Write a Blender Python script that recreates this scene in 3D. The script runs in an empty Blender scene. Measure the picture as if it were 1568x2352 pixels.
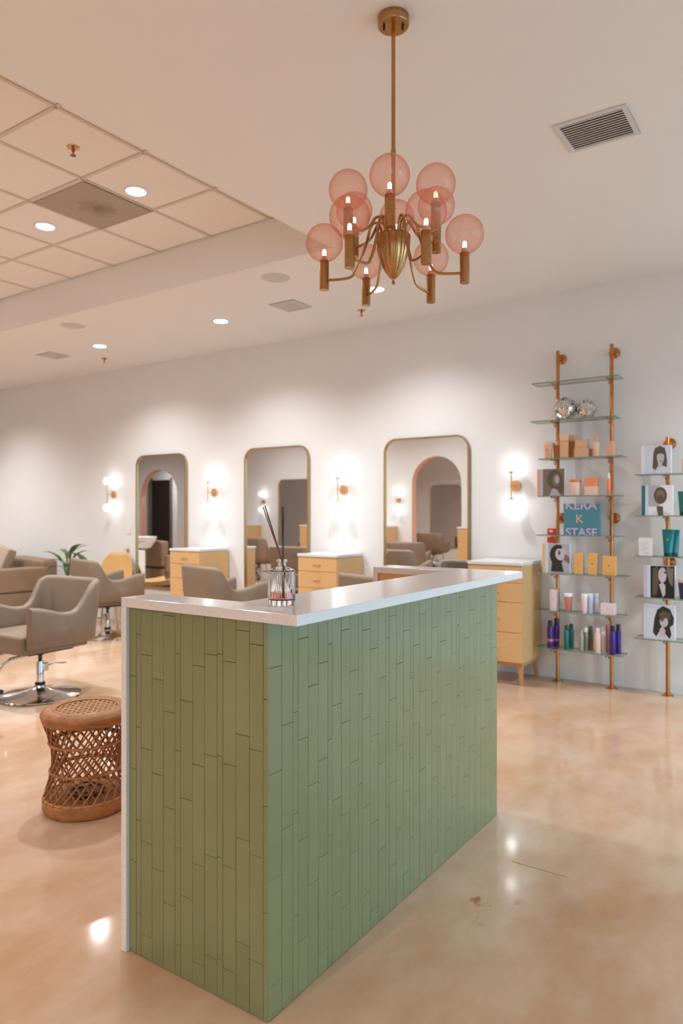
import bpy, bmesh, math, random
from mathutils import Vector, Matrix
PI = math.pi
random.seed(7)
SC = bpy.context.scene
COL = SC.collection

# ------------------------------------------------------------------ camera, world, exposure
cam_d = bpy.data.cameras.new('camera')
cam = bpy.data.objects.new('camera', cam_d)
COL.objects.link(cam)
cam.location = (0, 0, 1.36)
cam.rotation_euler = (PI/2, 0, math.radians(34.3))
cam_d.sensor_fit = 'HORIZONTAL'
cam_d.sensor_width = 24.0
cam_d.lens = 1640/1568*24.0
cam_d.clip_start = 0.02
cam_d.dof.use_dof = True
cam_d.dof.focus_distance = 2.25
cam_d.dof.aperture_fstop = 3.2
SC.camera = cam

world = bpy.data.worlds.new('daylight')
SC.world = world
world.use_nodes = True
world.node_tree.nodes['Background'].inputs[0].default_value = (0.44, 0.76, 1.0, 1)
world.node_tree.nodes['Background'].inputs[1].default_value = 1.9

SC.view_settings.view_transform = 'Standard'
SC.view_settings.look = 'None'
SC.view_settings.exposure = 1.78
SC.view_settings.gamma = 1.0
SC.view_settings.use_curve_mapping = False
try:
    SC.cycles.use_denoising = True
    SC.cycles.max_bounces = 8
    SC.cycles.adaptive_threshold = 0.08
    SC.cycles.diffuse_bounces = 4
    SC.cycles.transparent_max_bounces = 24
    SC.cycles.caustics_reflective = False
    SC.cycles.caustics_refractive = False
    SC.cycles.sample_clamp_indirect = 6.0
except Exception:
    pass

SCONCE_L = 2.9          # radiance of the sconce globes
DOWN_W = 52.0           # power of a recessed downlight
DOWN_COL = (0.93, 0.975, 1.0)
WARM_COL = (1.0, 0.88, 0.77)
WARM_W = 92.0

# ------------------------------------------------------------------ materials
def lin(c):
    c = c/255.0
    return c/12.92 if c <= 0.04045 else ((c+0.055)/1.055)**2.4
def rgb(r, g, b):
    return (lin(r), lin(g), lin(b), 1.0)

def new_mat(name):
    m = bpy.data.materials.new(name)
    m.use_nodes = True
    nt = m.node_tree
    return m, nt, nt.nodes['Principled BSDF'], nt.nodes['Material Output']

def noise(nt, scale, detail=3.0, coord='Object', rough=0.5, stretch=None):
    tc = nt.nodes.new('ShaderNodeTexCoord')
    n = nt.nodes.new('ShaderNodeTexNoise')
    n.inputs['Scale'].default_value = scale
    n.inputs['Detail'].default_value = detail
    n.inputs['Roughness'].default_value = rough
    if stretch:
        mp = nt.nodes.new('ShaderNodeMapping')
        mp.inputs['Scale'].default_value = stretch
        nt.links.new(tc.outputs[coord], mp.inputs[0])
        nt.links.new(mp.outputs[0], n.inputs['Vector'])
    else:
        nt.links.new(tc.outputs[coord], n.inputs['Vector'])
    return n

def ramp(nt, src, stops):
    r = nt.nodes.new('ShaderNodeValToRGB')
    el = r.color_ramp.elements
    el[0].position, el[0].color = stops[0]
    el[1].position, el[1].color = stops[-1]
    for p, c in stops[1:-1]:
        e = el.new(p); e.color = c
    nt.links.new(src, r.inputs[0])
    return r

def bump(nt, bs, src, strength, dist=0.002):
    b = nt.nodes.new('ShaderNodeBump')
    b.inputs['Strength'].default_value = strength
    b.inputs['Distance'].default_value = dist
    nt.links.new(src, b.inputs['Height'])
    nt.links.new(b.outputs[0], bs.inputs['Normal'])

def pbr(name, col, rough=0.5, metal=0.0, spec=0.5, var=0.0, vscale=8.0, bmp=0.0, bscale=60.0, coat=0.0, stretch=None):
    m, nt, bs, out = new_mat(name)
    bs.inputs['Base Color'].default_value = col
    bs.inputs['Roughness'].default_value = rough
    bs.inputs['Metallic'].default_value = metal
    bs.inputs['Specular IOR Level'].default_value = spec
    bs.inputs['Coat Weight'].default_value = coat
    bs.inputs['Coat Roughness'].default_value = 0.06
    if var:
        n = noise(nt, vscale, 4.0, stretch=stretch)
        a = tuple(max(0, x*(1-var)) for x in col[:3]) + (1,)
        b = tuple(min(1, x*(1+var)) for x in col[:3]) + (1,)
        r = ramp(nt, n.outputs['Fac'], [(0.3, a), (0.7, b)])
        nt.links.new(r.outputs[0], bs.inputs['Base Color'])
    if bmp:
        n2 = noise(nt, bscale, 3.0, stretch=stretch)
        bump(nt, bs, n2.outputs['Fac'], bmp)
    return m

def emit(name, col, strength):
    m, nt, bs, out = new_mat(name)
    bs.inputs['Base Color'].default_value = (0.8, 0.8, 0.8, 1)
    bs.inputs['Emission Color'].default_value = col
    bs.inputs['Emission Strength'].default_value = strength
    return m

def thin_glass(name, tint, ior=1.45, rough=0.0, edge=None, seed=None):
    """Thin clear sheet: Fresnel reflection over tinted transmission."""
    m, nt, bs, out = new_mat(name)
    nt.nodes.remove(bs)
    fc = nt.nodes.new('ShaderNodeLayerWeight'); fc.inputs[0].default_value = 0.5
    pw = nt.nodes.new('ShaderNodeMath'); pw.operation = 'POWER'; pw.inputs[1].default_value = 5.0
    nt.links.new(fc.outputs['Facing'], pw.inputs[0])
    f0 = ((ior-1)/(ior+1))**2
    fr = nt.nodes.new('ShaderNodeMath'); fr.operation = 'MULTIPLY_ADD'
    fr.inputs[1].default_value = 0.75; fr.inputs[2].default_value = f0
    nt.links.new(pw.outputs[0], fr.inputs[0])
    tr = nt.nodes.new('ShaderNodeBsdfTransparent'); tr.inputs[0].default_value = tint
    if edge:
        lw = nt.nodes.new('ShaderNodeLayerWeight'); lw.inputs[0].default_value = 0.5
        mx = nt.nodes.new('ShaderNodeMix'); mx.data_type = 'RGBA'
        mx.inputs['A'].default_value = tint; mx.inputs['B'].default_value = edge
        p3 = nt.nodes.new('ShaderNodeMath'); p3.operation = 'POWER'; p3.inputs[1].default_value = 2.2
        nt.links.new(lw.outputs['Facing'], p3.inputs[0])
        nt.links.new(p3.outputs[0], mx.inputs['Factor'])
        nt.links.new(mx.outputs['Result'], tr.inputs[0])
    gl = nt.nodes.new('ShaderNodeBsdfGlossy'); gl.inputs['Roughness'].default_value = rough
    mix = nt.nodes.new('ShaderNodeMixShader')
    nt.links.new(fr.outputs[0], mix.inputs[0])
    nt.links.new(tr.outputs[0], mix.inputs[1])
    nt.links.new(gl.outputs[0], mix.inputs[2])
    last = mix
    if seed:   # tiny trapped bubbles scatter a little light
        tl_ = nt.nodes.new('ShaderNodeBsdfTranslucent'); tl_.inputs[0].default_value = seed
        df_ = nt.nodes.new('ShaderNodeBsdfDiffuse'); df_.inputs[0].default_value = seed
        m1 = nt.nodes.new('ShaderNodeMixShader'); m1.inputs[0].default_value = 0.5
        nt.links.new(tl_.outputs[0], m1.inputs[1]); nt.links.new(df_.outputs[0], m1.inputs[2])
        vo = nt.nodes.new('ShaderNodeTexVoronoi'); vo.inputs['Scale'].default_value = 95.0
        tc = nt.nodes.new('ShaderNodeTexCoord'); nt.links.new(tc.outputs['Object'], vo.inputs['Vector'])
        rp = ramp(nt, vo.outputs['Distance'], [(0.08, (0.55, 0.55, 0.55, 1)), (0.16, (0.14, 0.14, 0.14, 1))])
        m2 = nt.nodes.new('ShaderNodeMixShader')
        nt.links.new(rp.outputs[0], m2.inputs[0])
        nt.links.new(mix.outputs[0], m2.inputs[1]); nt.links.new(m1.outputs[0], m2.inputs[2])
        last = m2
    nt.links.new(last.outputs[0], out.inputs[0])
    return m

M = {}
M['wall'] = pbr('wall_paint', (0.80, 0.78, 0.77, 1), 0.62, var=0.015, vscale=1.5, bmp=0.06, bscale=220)
M['ceil'] = pbr('ceiling_paint', (0.84, 0.82, 0.805, 1), 0.8, bmp=0.08, bscale=260)
M['panel'] = pbr('ceiling_panel', (0.87, 0.83, 0.80, 1), 0.85, bmp=0.15, bscale=300)
M['tbar'] = pbr('ceiling_grid_metal', (0.68, 0.60, 0.53, 1), 0.6)
M['vent'] = pbr('vent_grey', (0.62, 0.58, 0.55, 1), 0.6)
M['ventwhite'] = pbr('vent_white', (0.66, 0.64, 0.65, 1), 0.5)
M['ventdark'] = pbr('vent_dark', (0.22, 0.195, 0.175, 1), 0.9)
M['pinkarch'] = pbr('arch_pink', rgb(226, 170, 146), 0.6)
M['white'] = pbr('white_plastic', (0.80, 0.79, 0.78, 1), 0.4)
M['black'] = pbr('black_plastic', (0.012, 0.011, 0.011, 1), 0.4)
M['darkroom'] = pbr('dark_recess', (0.02, 0.010, 0.008, 1), 0.5)

# polished concrete floor
def floor_mat():
    m, nt, bs, out = new_mat('polished_concrete')
    n1 = noise(nt, 0.85, 5.0, rough=0.55)
    r1 = ramp(nt, n1.outputs['Fac'], [(0.28, (0.51, 0.325, 0.205, 1)), (0.5, (0.575, 0.395, 0.275, 1)), (0.74, (0.63, 0.465, 0.345, 1))])
    n2 = noise(nt, 2.6, 6.0, rough=0.62, stretch=(1.0, 0.55, 1.0))
    r2 = ramp(nt, n2.outputs['Fac'], [(0.42, (1, 1, 1, 1)), (0.70, (0.84, 0.65, 0.48, 1))])
    mx = nt.nodes.new('ShaderNodeMix'); mx.data_type = 'RGBA'; mx.blend_type = 'MULTIPLY'
    mx.inputs['Factor'].default_value = 0.95
    nt.links.new(r1.outputs[0], mx.inputs['A']); nt.links.new(r2.outputs[0], mx.inputs['B'])
    # rusty flecks by the desk
    n3 = noise(nt, 17.0, 2.0, stretch=(1.0, 0.6, 1.0))
    tc = nt.nodes.new('ShaderNodeTexCoord')
    vd = nt.nodes.new('ShaderNodeVectorMath'); vd.operation = 'DISTANCE'
    nt.links.new(tc.outputs['Object'], vd.inputs[0]); vd.inputs[1].default_value = (-0.98, 2.33, 0)
    r3 = ramp(nt, vd.outputs['Value'], [(0.02, (1, 1, 1, 1)), (0.17, (0, 0, 0, 1))])
    r4 = ramp(nt, n3.outputs['Fac'], [(0.60, (0, 0, 0, 1)), (0.68, (1, 1, 1, 1))])
    mu = nt.nodes.new('ShaderNodeMath'); mu.operation = 'MULTIPLY'
    nt.links.new(r3.outputs[0], mu.inputs[0]); nt.links.new(r4.outputs[0], mu.inputs[1])
    mx2 = nt.nodes.new('ShaderNodeMix'); mx2.data_type = 'RGBA'
    nt.links.new(mu.outputs[0], mx2.inputs['Factor'])
    nt.links.new(mx.outputs['Result'], mx2.inputs['A']); mx2.inputs['B'].default_value = (0.36, 0.09, 0.03, 1)
    nt.links.new(mx2.outputs['Result'], bs.inputs['Base Color'])
    n4 = noise(nt, 3.0, 4.0)
    mr = nt.nodes.new('ShaderNodeMapRange')
    mr.inputs['To Min'].default_value = 0.06; mr.inputs['To Max'].default_value = 0.13
    nt.links.new(n4.outputs['Fac'], mr.inputs['Value'])
    nt.links.new(mr.outputs[0], bs.inputs['Roughness'])
    bs.inputs['Specular IOR Level'].default_value = 0.5
    n5 = noise(nt, 9.0, 3.0)
    bump(nt, bs, n5.outputs['Fac'], 0.03, 0.004)
    return m
M['floor'] = floor_mat()

def tile_mat():
    m, nt, bs, out = new_mat('glazed_green_tile')
    oi = nt.nodes.new('ShaderNodeObjectInfo')
    n = noise(nt, 9.0, 4.0, rough=0.6, stretch=(1, 1, 0.35))
    ad = nt.nodes.new('ShaderNodeMath'); ad.operation = 'MULTIPLY_ADD'
    ad.inputs[1].default_value = 0.45; ad.inputs[2].default_value = 0.0
    nt.links.new(oi.outputs['Random'], ad.inputs[0])
    ad2 = nt.nodes.new('ShaderNodeMath'); ad2.operation = 'MULTIPLY_ADD'
    ad2.inputs[1].default_value = 0.55
    nt.links.new(n.outputs['Fac'], ad2.inputs[0]); nt.links.new(ad.outputs[0], ad2.inputs[2])
    r = ramp(nt, ad2.outputs[0], [(0.2, (0.183, 0.206, 0.092, 1)), (0.8, (0.205, 0.228, 0.106, 1))])
    nt.links.new(r.outputs[0], bs.inputs['Base Color'])
    bs.inputs['Roughness'].default_value = 0.12
    bs.inputs['Specular IOR Level'].default_value = 1.0
    n2 = noise(nt, 16.0, 2.0)
    for nn in (n, n2):      # every tile gets its own patch of glaze
        src = nn.inputs['Vector'].links[0].from_socket
        av = nt.nodes.new('ShaderNodeVectorMath'); av.operation = 'ADD'
        sv = nt.nodes.new('ShaderNodeVectorMath'); sv.operation = 'SCALE'; sv.inputs[0].default_value = (37.0, 53.0, 71.0)
        nt.links.new(oi.outputs['Random'], sv.inputs['Scale'])
        nt.links.new(src, av.inputs[0]); nt.links.new(sv.outputs[0], av.inputs[1])
        nt.links.new(av.outputs[0], nn.inputs['Vector'])
    bump(nt, bs, n2.outputs['Fac'], 0.012, 0.003)
    return m
M['tile'] = tile_mat()
M['grout'] = pbr('grout', (0.16, 0.16, 0.09, 1), 0.8)

def quartz_mat():
    m, nt, bs, out = new_mat('speckled_quartz')
    n = noise(nt, 420.0, 2.0)
    r = ramp(nt, n.outputs['Fac'], [(0.28, (0.40, 0.37, 0.36, 1)), (0.38, (0.74, 0.715, 0.705, 1)), (0.75, (0.80, 0.78, 0.775, 1))])
    nt.links.new(r.outputs[0], bs.inputs['Base Color'])
    bs.inputs['Roughness'].default_value = 0.16
    return m
M['quartz'] = quartz_mat()

def wood_mat(name, c1, c2, rough=0.42, stretch=(14, 14, 1.2)):
    m, nt, bs, out = new_mat(name)
    n = noise(nt, 3.0, 6.0, rough=0.6, stretch=stretch)
    r = ramp(nt, n.outputs['Fac'], [(0.3, c1), (0.7, c2)])
    nt.links.new(r.outputs[0], bs.inputs['Base Color'])
    bs.inputs['Roughness'].default_value = rough
    bump(nt, bs, n.outputs['Fac'], 0.02, 0.001)
    return m
M['wood'] = wood_mat('honey_oak', (0.655, 0.385, 0.168, 1), (0.715, 0.43, 0.195, 1), stretch=(3.0, 3.0, 26))
M['woodleg'] = wood_mat('oak_leg', (0.50, 0.25, 0.09, 1), (0.58, 0.31, 0.12, 1))
M['woodgap'] = pbr('drawer_gap', (0.22, 0.105, 0.035, 1), 0.7)
M['brass'] = pbr('aged_brass', (0.46, 0.25, 0.10, 1), 0.26, metal=1.0, var=0.10, vscale=30, stretch=(1, 1, 8))
M['brassframe'] = pbr('brass_frame', (0.58, 0.40, 0.19, 1), 0.30, metal=1.0)
M['brassmatte'] = pbr('satin_brass', (0.76, 0.47, 0.20, 1), 0.42, metal=0.75)
M['copper'] = pbr('copper_pipe', (0.56, 0.235, 0.075, 1), 0.24, metal=1.0, var=0.15, vscale=6)
M['chrome'] = pbr('chrome', (0.62, 0.61, 0.60, 1), 0.07, metal=1.0)
M['mirror'] = pbr('mirror_silver', (0.90, 0.90, 0.895, 1), 0.0, metal=1.0)
M['taupe'] = pbr('taupe_leatherette', (0.225, 0.160, 0.112, 1), 0.48, spec=0.4, var=0.06, vscale=5, bmp=0.06, bscale=160)
M['sofa'] = pbr('brown_upholstery', (0.255, 0.165, 0.105, 1), 0.65, var=0.08, vscale=6, bmp=0.1, bscale=150)
M['pillow'] = pbr('beige_linen', (0.42, 0.32, 0.235, 1), 0.85, bmp=0.25, bscale=200)
M['rattan'] = pbr('rattan', (0.36, 0.135, 0.042, 1), 0.45, var=0.35, vscale=14, bmp=0.1, bscale=120)
M['rattanlight'] = pbr('rattan_top', (0.47, 0.22, 0.085, 1), 0.45, var=0.2, vscale=12)
def wrap_mat(name, c):
    m, nt, bs, out = new_mat(name)
    tc = nt.nodes.new('ShaderNodeTexCoord')
    sx = nt.nodes.new('ShaderNodeSeparateXYZ'); nt.links.new(tc.outputs['Object'], sx.inputs[0])
    at = nt.nodes.new('ShaderNodeMath'); at.operation = 'ARCTAN2'
    nt.links.new(sx.outputs[1], at.inputs[0]); nt.links.new(sx.outputs[0], at.inputs[1])
    mu = nt.nodes.new('ShaderNodeMath'); mu.operation = 'MULTIPLY'; mu.inputs[1].default_value = 150.0
    nt.links.new(at.outputs[0], mu.inputs[0])
    si = nt.nodes.new('ShaderNodeMath'); si.operation = 'SINE'; nt.links.new(mu.outputs[0], si.inputs[0])
    mr = nt.nodes.new('ShaderNodeMapRange'); mr.inputs['From Min'].default_value = -1
    nt.links.new(si.outputs[0], mr.inputs['Value'])
    n = noise(nt, 16, 3)
    r = ramp(nt, n.outputs['Fac'], [(0.3, tuple(x*0.65 for x in c[:3])+(1,)), (0.7, tuple(x*1.25 for x in c[:3])+(1,))])
    nt.links.new(r.outputs[0], bs.inputs['Base Color'])
    bs.inputs['Roughness'].default_value = 0.5
    bump(nt, bs, mr.outputs[0], 0.7, 0.002)
    return m
M['rattanwrap'] = wrap_mat('wrapped_rattan', (0.40, 0.165, 0.055, 1))
M['pinkglass'] = thin_glass('pink_glass', (1.0, 0.885, 0.835, 1), 1.42, edge=(0.86, 0.40, 0.29, 1), seed=(1.0, 0.56, 0.44, 1))
M['clearglass'] = thin_glass('clear_glass', (0.95, 0.955, 0.95, 1), 1.45, edge=(0.62, 0.66, 0.66, 1))
m_g, nt_g, bs_g, out_g = new_mat('solid_glass')
bs_g.inputs['Transmission Weight'].default_value = 1.0; bs_g.inputs['Roughness'].default_value = 0.0
bs_g.inputs['IOR'].default_value = 1.42; bs_g.inputs['Base Color'].default_value = (0.98, 0.99, 0.99, 1)
M['solidglass'] = m_g
M['windowglass'] = thin_glass('window_glass', (0.97, 0.98, 0.98, 1), 1.45)
M['shelfglass'] = thin_glass('shelf_glass', (0.93, 0.955, 0.94, 1), 1.5)
M['glassedge'] = pbr('glass_edge_green', (0.19, 0.275, 0.225, 1), 0.2)
M['liquid'] = thin_glass('pink_liquid', (0.93, 0.62, 0.58, 1), 1.2)
M['reed'] = pbr('dark_reed', (0.030, 0.016, 0.016, 1), 0.6)
M['redreed'] = pbr('red_reed', (0.22, 0.035, 0.035, 1), 0.6)
M['sconceglow'] = emit('sconce_globe_glow', (0.90, 0.95, 1.0, 1), SCONCE_L)
M['downglow'] = emit('downlight_glow', (0.93, 0.97, 1.0, 1), 6.0)
M['bulb'] = emit('lamp_bulb', (1.0, 0.93, 0.85, 1), 0.75)
for k_ in ('downglow', 'bulb'): M[k_].cycles.emission_sampling = 'NONE'
M['bulbbase'] = pbr('bulb_base', (0.70, 0.50, 0.42, 1), 0.4)
M['leaf'] = pbr('leaf_green', (0.085, 0.15, 0.035, 1), 0.42, var=0.35, vscale=9)
M['pot'] = pbr('pot_ceramic', (0.62, 0.57, 0.53, 1), 0.5)
M['mustard'] = pbr('mustard_shell', (0.62, 0.36, 0.13, 1), 0.55)
M['porcelain'] = pbr('porcelain', (0.78, 0.77, 0.76, 1), 0.12)
M['red'] = pbr('alarm_red', (0.66, 0.05, 0.03, 1), 0.4)
M['asphalt'] = pbr('outside_paving', (0.45, 0.44, 0.42, 1), 0.9)

def prod(name, c, rough=0.4, metal=0.0, var=0.0):
    M[name] = pbr(name, rgb(*c), rough, metal=metal, var=var, vscale=20)
prod('peach_pack', (222, 170, 134), 0.45); prod('peach_light', (228, 190, 160), 0.4); prod('peach_deep', (196, 122, 70), 0.35)
prod('tan_pack', (216, 172, 138), 0.5); prod('orange_pack', (236, 140, 98), 0.45); prod('orange_lid', (222, 124, 72), 0.35)
prod('blush', (232, 196, 178), 0.45); prod('gold_pack', (222, 170, 98), 0.5); prod('gold_dark', (170, 112, 50), 0.5)
prod('lilac', (200, 178, 205), 0.5); prod('teal_sign', (70, 130, 146), 0.5); prod('gold_print', (236, 184, 110), 0.45)
prod('purple', (74, 50, 130), 0.25, 0.4); prod('purple_cap', (26, 20, 48), 0.35); prod('violet_print', (196, 110, 150), 0.5)
prod('teal_can', (44, 118, 118), 0.25, 0.4); prod('teal_cap', (14, 60, 60), 0.35); prod('teal_tube', (20, 112, 116), 0.25, 0.2)
prod('silver_pack', (160, 155, 142), 0.3, 0.4); prod('greyolive', (116, 104, 84), 0.4); prod('pinkwhite', (226, 206, 208), 0.4)
prod('rosewood', (190, 122, 112), 0.3); prod('cap_white', (236, 236, 238), 0.25); prod('bluewhite', (206, 208, 222), 0.35)
prod('navy', (36, 48, 92), 0.25); prod('print_dark', (44, 38, 34), 0.6); prod('print_brown', (92, 78, 64), 0.6)
prod('print_taupe', (118, 106, 92), 0.6); prod('print_skin', (190, 182, 186), 0.6); prod('print_grey', (168, 168, 180), 0.6)
prod('page_pale', (196, 210, 220), 0.55); prod('page_grey', (176, 184, 198), 0.55); prod('paper', (226, 220, 224), 0.7)
prod('spine_orange', (226, 150, 124), 0.5); prod('spine_gold', (214, 176, 124), 0.5); prod('spine_teal', (36, 104, 112), 0.5); prod('spine_lilac', (196, 184, 206), 0.5)
prod('spine_grey', (200, 204, 206), 0.5); prod('card_ink', (168, 164, 176), 0.7); prod('black_print', (24, 22, 20), 0.5)

# ------------------------------------------------------------------ mesh helpers
class MB:
    """Collects shapes for ONE mesh object."""
    def __init__(self):
        self.v, self.f, self.mi = [], [], []
    def add(self, vs, fs, mi=0, mat=None):
        o = len(self.v)
        if mat is not None:
            vs = [mat @ Vector(p) for p in vs]
        self.v += [tuple(p) for p in vs]
        self.f += [tuple(i+o for i in f) for f in fs]
        self.mi += [mi]*len(fs)
        return self
    def box(self, x0, x1, y0, y1, z0, z1, mi=0, mat=None):
        vs = [(x0,y0,z0),(x1,y0,z0),(x1,y1,z0),(x0,y1,z0),(x0,y0,z1),(x1,y0,z1),(x1,y1,z1),(x0,y1,z1)]
        fs = [(0,3,2,1),(4,5,6,7),(0,1,5,4),(1,2,6,5),(2,3,7,6),(3,0,4,7)]
        return self.add(vs, fs, mi, mat)
    def lathe(self, prof, n=24, mi=0, mat=None, cap=True):
        vs, fs = [], []
        for r, z in prof:
            for k in range(n):
                a = 2*PI*k/n
                vs.append((r*math.cos(a), r*math.sin(a), z))
        for i in range(len(prof)-1):
            for k in range(n):
                k2 = (k+1) % n
                fs.append((i*n+k, i*n+k2, (i+1)*n+k2, (i+1)*n+k))
        if cap:
            if prof[0][0] > 1e-5: fs.append(tuple(range(n))[::-1])
            if prof[-1][0] > 1e-5: fs.append(tuple((len(prof)-1)*n+k for k in range(n)))
        return self.add(vs, fs, mi, mat)
    def sphere(self, c, r, n=24, m=12, mi=0):
        prof = [(max(1e-6, r*math.sin(PI*i/m)), -r*math.cos(PI*i/m)) for i in range(m+1)]
        return self.lathe(prof, n, mi, Matrix.Translation(c), cap=False)
    def tube(self, pts, r, n=8, mi=0, cap=True, closed=False):
        pts = [Vector(p) for p in pts]
        rr = r if isinstance(r, (list, tuple)) else [r]*len(pts)
        vs, fs = [], []
        up = None
        N = len(pts)
        for i, p in enumerate(pts):
            if closed:
                t = (pts[(i+1) % N]-pts[i-1]).normalized()
            else:
                t = (pts[min(i+1, N-1)]-pts[max(i-1, 0)]).normalized()
            if up is None:
                up = Vector((0, 0, 1)) if abs(t.z) < 0.9 else Vector((1, 0, 0))
            a = (up - t*up.dot(t))
            if a.length < 1e-5: a = t.orthogonal()
            a.normalize(); b = t.cross(a); up = a
            for k in range(n):
                an = 2*PI*k/n
                vs.append(p + a*(rr[i]*math.cos(an)) + b*(rr[i]*math.sin(an)))
        L = N if closed else N-1
        for i in range(L):
            j = (i+1) % N
            for k in range(n):
                k2 = (k+1) % n
                fs.append((i*n+k, i*n+k2, j*n+k2, j*n+k))
        if cap and not closed:
            fs.append(tuple(range(n))[::-1]); fs.append(tuple((N-1)*n+k for k in range(n)))
        return self.add(vs, fs, mi)
    def prism(self, poly, z0, z1, mi=0, mat=None):
        n = len(poly)
        vs = [(x, y, z0) for x, y in poly] + [(x, y, z1) for x, y in poly]
        fs = [tuple(range(n))[::-1], tuple(range(n, 2*n))]
        for i in range(n):
            j = (i+1) % n
            fs.append((i, j, n+j, n+i))
        return self.add(vs, fs, mi, mat)
    def mesh(self, name, smooth=35):
        me = bpy.data.meshes.new(name)
        me.from_pydata(self.v, [], self.f)
        me.polygons.foreach_set('material_index', self.mi)
        if smooth:
            me.polygons.foreach_set('use_smooth', [True]*len(me.polygons))
            me.set_sharp_from_angle(angle=math.radians(smooth))
        me.update()
        return me

def bevel_mesh(me, w, seg=2, angle=30):
    bm = bmesh.new(); bm.from_mesh(me)
    bmesh.ops.remove_doubles(bm, verts=bm.verts, dist=1e-6)
    bmesh.ops.recalc_face_normals(bm, faces=bm.faces)
    es = [e for e in bm.edges if len(e.link_faces) == 2 and e.calc_face_angle(0) > math.radians(angle)]
    bmesh.ops.bevel(bm, geom=es, offset=w, segments=seg, profile=0.5, affect='EDGES', clamp_overlap=True)
    bm.to_mesh(me); bm.free()
    me.set_sharp_from_angle(angle=math.radians(50))
    me.polygons.foreach_set('use_smooth', [p.area < 20*w*w for p in me.polygons])
    me.update()
    return me

def ob(name, me, mats, parent=None, loc=(0,0,0), rz=0.0, rot=None):
    if isinstance(me, MB): me = me.mesh(name)
    if not isinstance(mats, (list, tuple)): mats = [mats]
    if not me.materials:
        for m in mats: me.materials.append(M[m] if isinstance(m, str) else m)
    o = bpy.data.objects.new(name, me)
    COL.objects.link(o)
    o.location = loc
    o.rotation_euler = rot if rot else (0, 0, rz)
    if parent: o.parent = parent
    return o
def bbox(name, x0, x1, y0, y1, z0, z1, mat, parent=None, bev=0.0, seg=2):
    me = MB().box(x0, x1, y0, y1, z0, z1).mesh(name, 0)
    if bev: bevel_mesh(me, bev, seg)
    return ob(name, me, mat, parent)
def tag(o, label, cat, group=None):
    o['label'] = label; o['category'] = cat
    if group: o['group'] = group
    return o
def thing(name, label, cat, loc=(0,0,0), rz=0.0, group=None):
    o = bpy.data.objects.new(name, None)
    COL.objects.link(o); o.location = loc; o.rotation_euler = (0, 0, rz)
    o.empty_display_size = 0.1
    return tag(o, label, cat, group)
def struct(o):
    o['kind'] = 'structure'; return o
def copy_tree(src, label, loc=None, rz=None, group=None):
    def rec(o, par):
        c = o.copy(); COL.objects.link(c); c.parent = par
        for ch in list(o.children): rec(ch, c)
        return c
    c = rec(src, None)
    c['label'] = label
    if group: c['group'] = group
    if loc is not None: c.location = loc
    if rz is not None: c.rotation_euler = (0, 0, rz)
    return c

# ------------------------------------------------------------------ the room
WY, XL, XR, YB, HC = 5.83, -17.0, 3.2, -5.0, 3.15
struct(bbox('floor', XL-0.1, XR+0.1, YB-0.1, WY+0.1, -0.1, 0.0, 'floor'))
bbox('crack', -1.02, -0.80, 2.668, 2.6705, 0.0, 0.0004, 'woodgap', bpy.data.objects['floor'])
struct(bbox('wall_back', XL-0.1, XR+0.1, WY, WY+0.1, 0.0, 3.7, 'wall'))
struct(bbox('wall_left', XL-0.1, XL, YB, WY, 0.0, 3.7, 'wall'))
struct(bbox('wall_front', XL-0.1, XR+0.1, YB-0.1, YB, 0.0, 3.7, 'wall'))
# storefront wall with three tall windows
win_y = [(-4.4, -2.4), (1.2, 3.3), (3.5, 5.5)]
mb = MB(); prev = YB
for a, b in win_y:
    mb.box(XR, XR+0.12, prev, a, 0, 3.7); mb.box(XR, XR+0.12, a, b, 0, 0.08); mb.box(XR, XR+0.12, a, b, 2.85, 3.7); prev = b
mb.box(XR, XR+0.12, prev, WY, 0, 3.7)
struct(ob('wall_right', mb.mesh('wall_right', 0), 'wall'))
for i, (a, b) in enumerate(win_y):
    fr = MB()
    for y in (a, (a+b)/2-0.03, b-0.06): fr.box(XR+0.03, XR+0.09, y, y+0.06, 0.08, 2.85)
    for z in (0.08, 2.79): fr.box(XR+0.03, XR+0.09, a, b, z, z+0.06)
    w = struct(ob('window_%d' % (i+1), fr.mesh('window_frame', 0), 'ventwhite'))
    for (p, q) in ((a+0.06, (a+b)/2-0.03), ((a+b)/2+0.03, b-0.06)):
        bbox('pane', XR+0.055, XR+0.061, p, q, 0.14, 2.79, 'windowglass', w)
    la = bpy.data.lights.new('window_portal', 'AREA'); la.shape = 'RECTANGLE'
    la.size = 2.8; la.size_y = b-a; la.cycles.is_portal = True
    lo = bpy.data.objects.new('window_portal', la); COL.objects.link(lo)
    lo.location = (XR+0.14, (a+b)/2, 1.47); lo.rotation_euler = (0, PI/2, 0)
struct(bbox('ground_outside', XR+0.12, XR+14, -14, 14, -0.25, -0.15, 'asphalt'))

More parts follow.
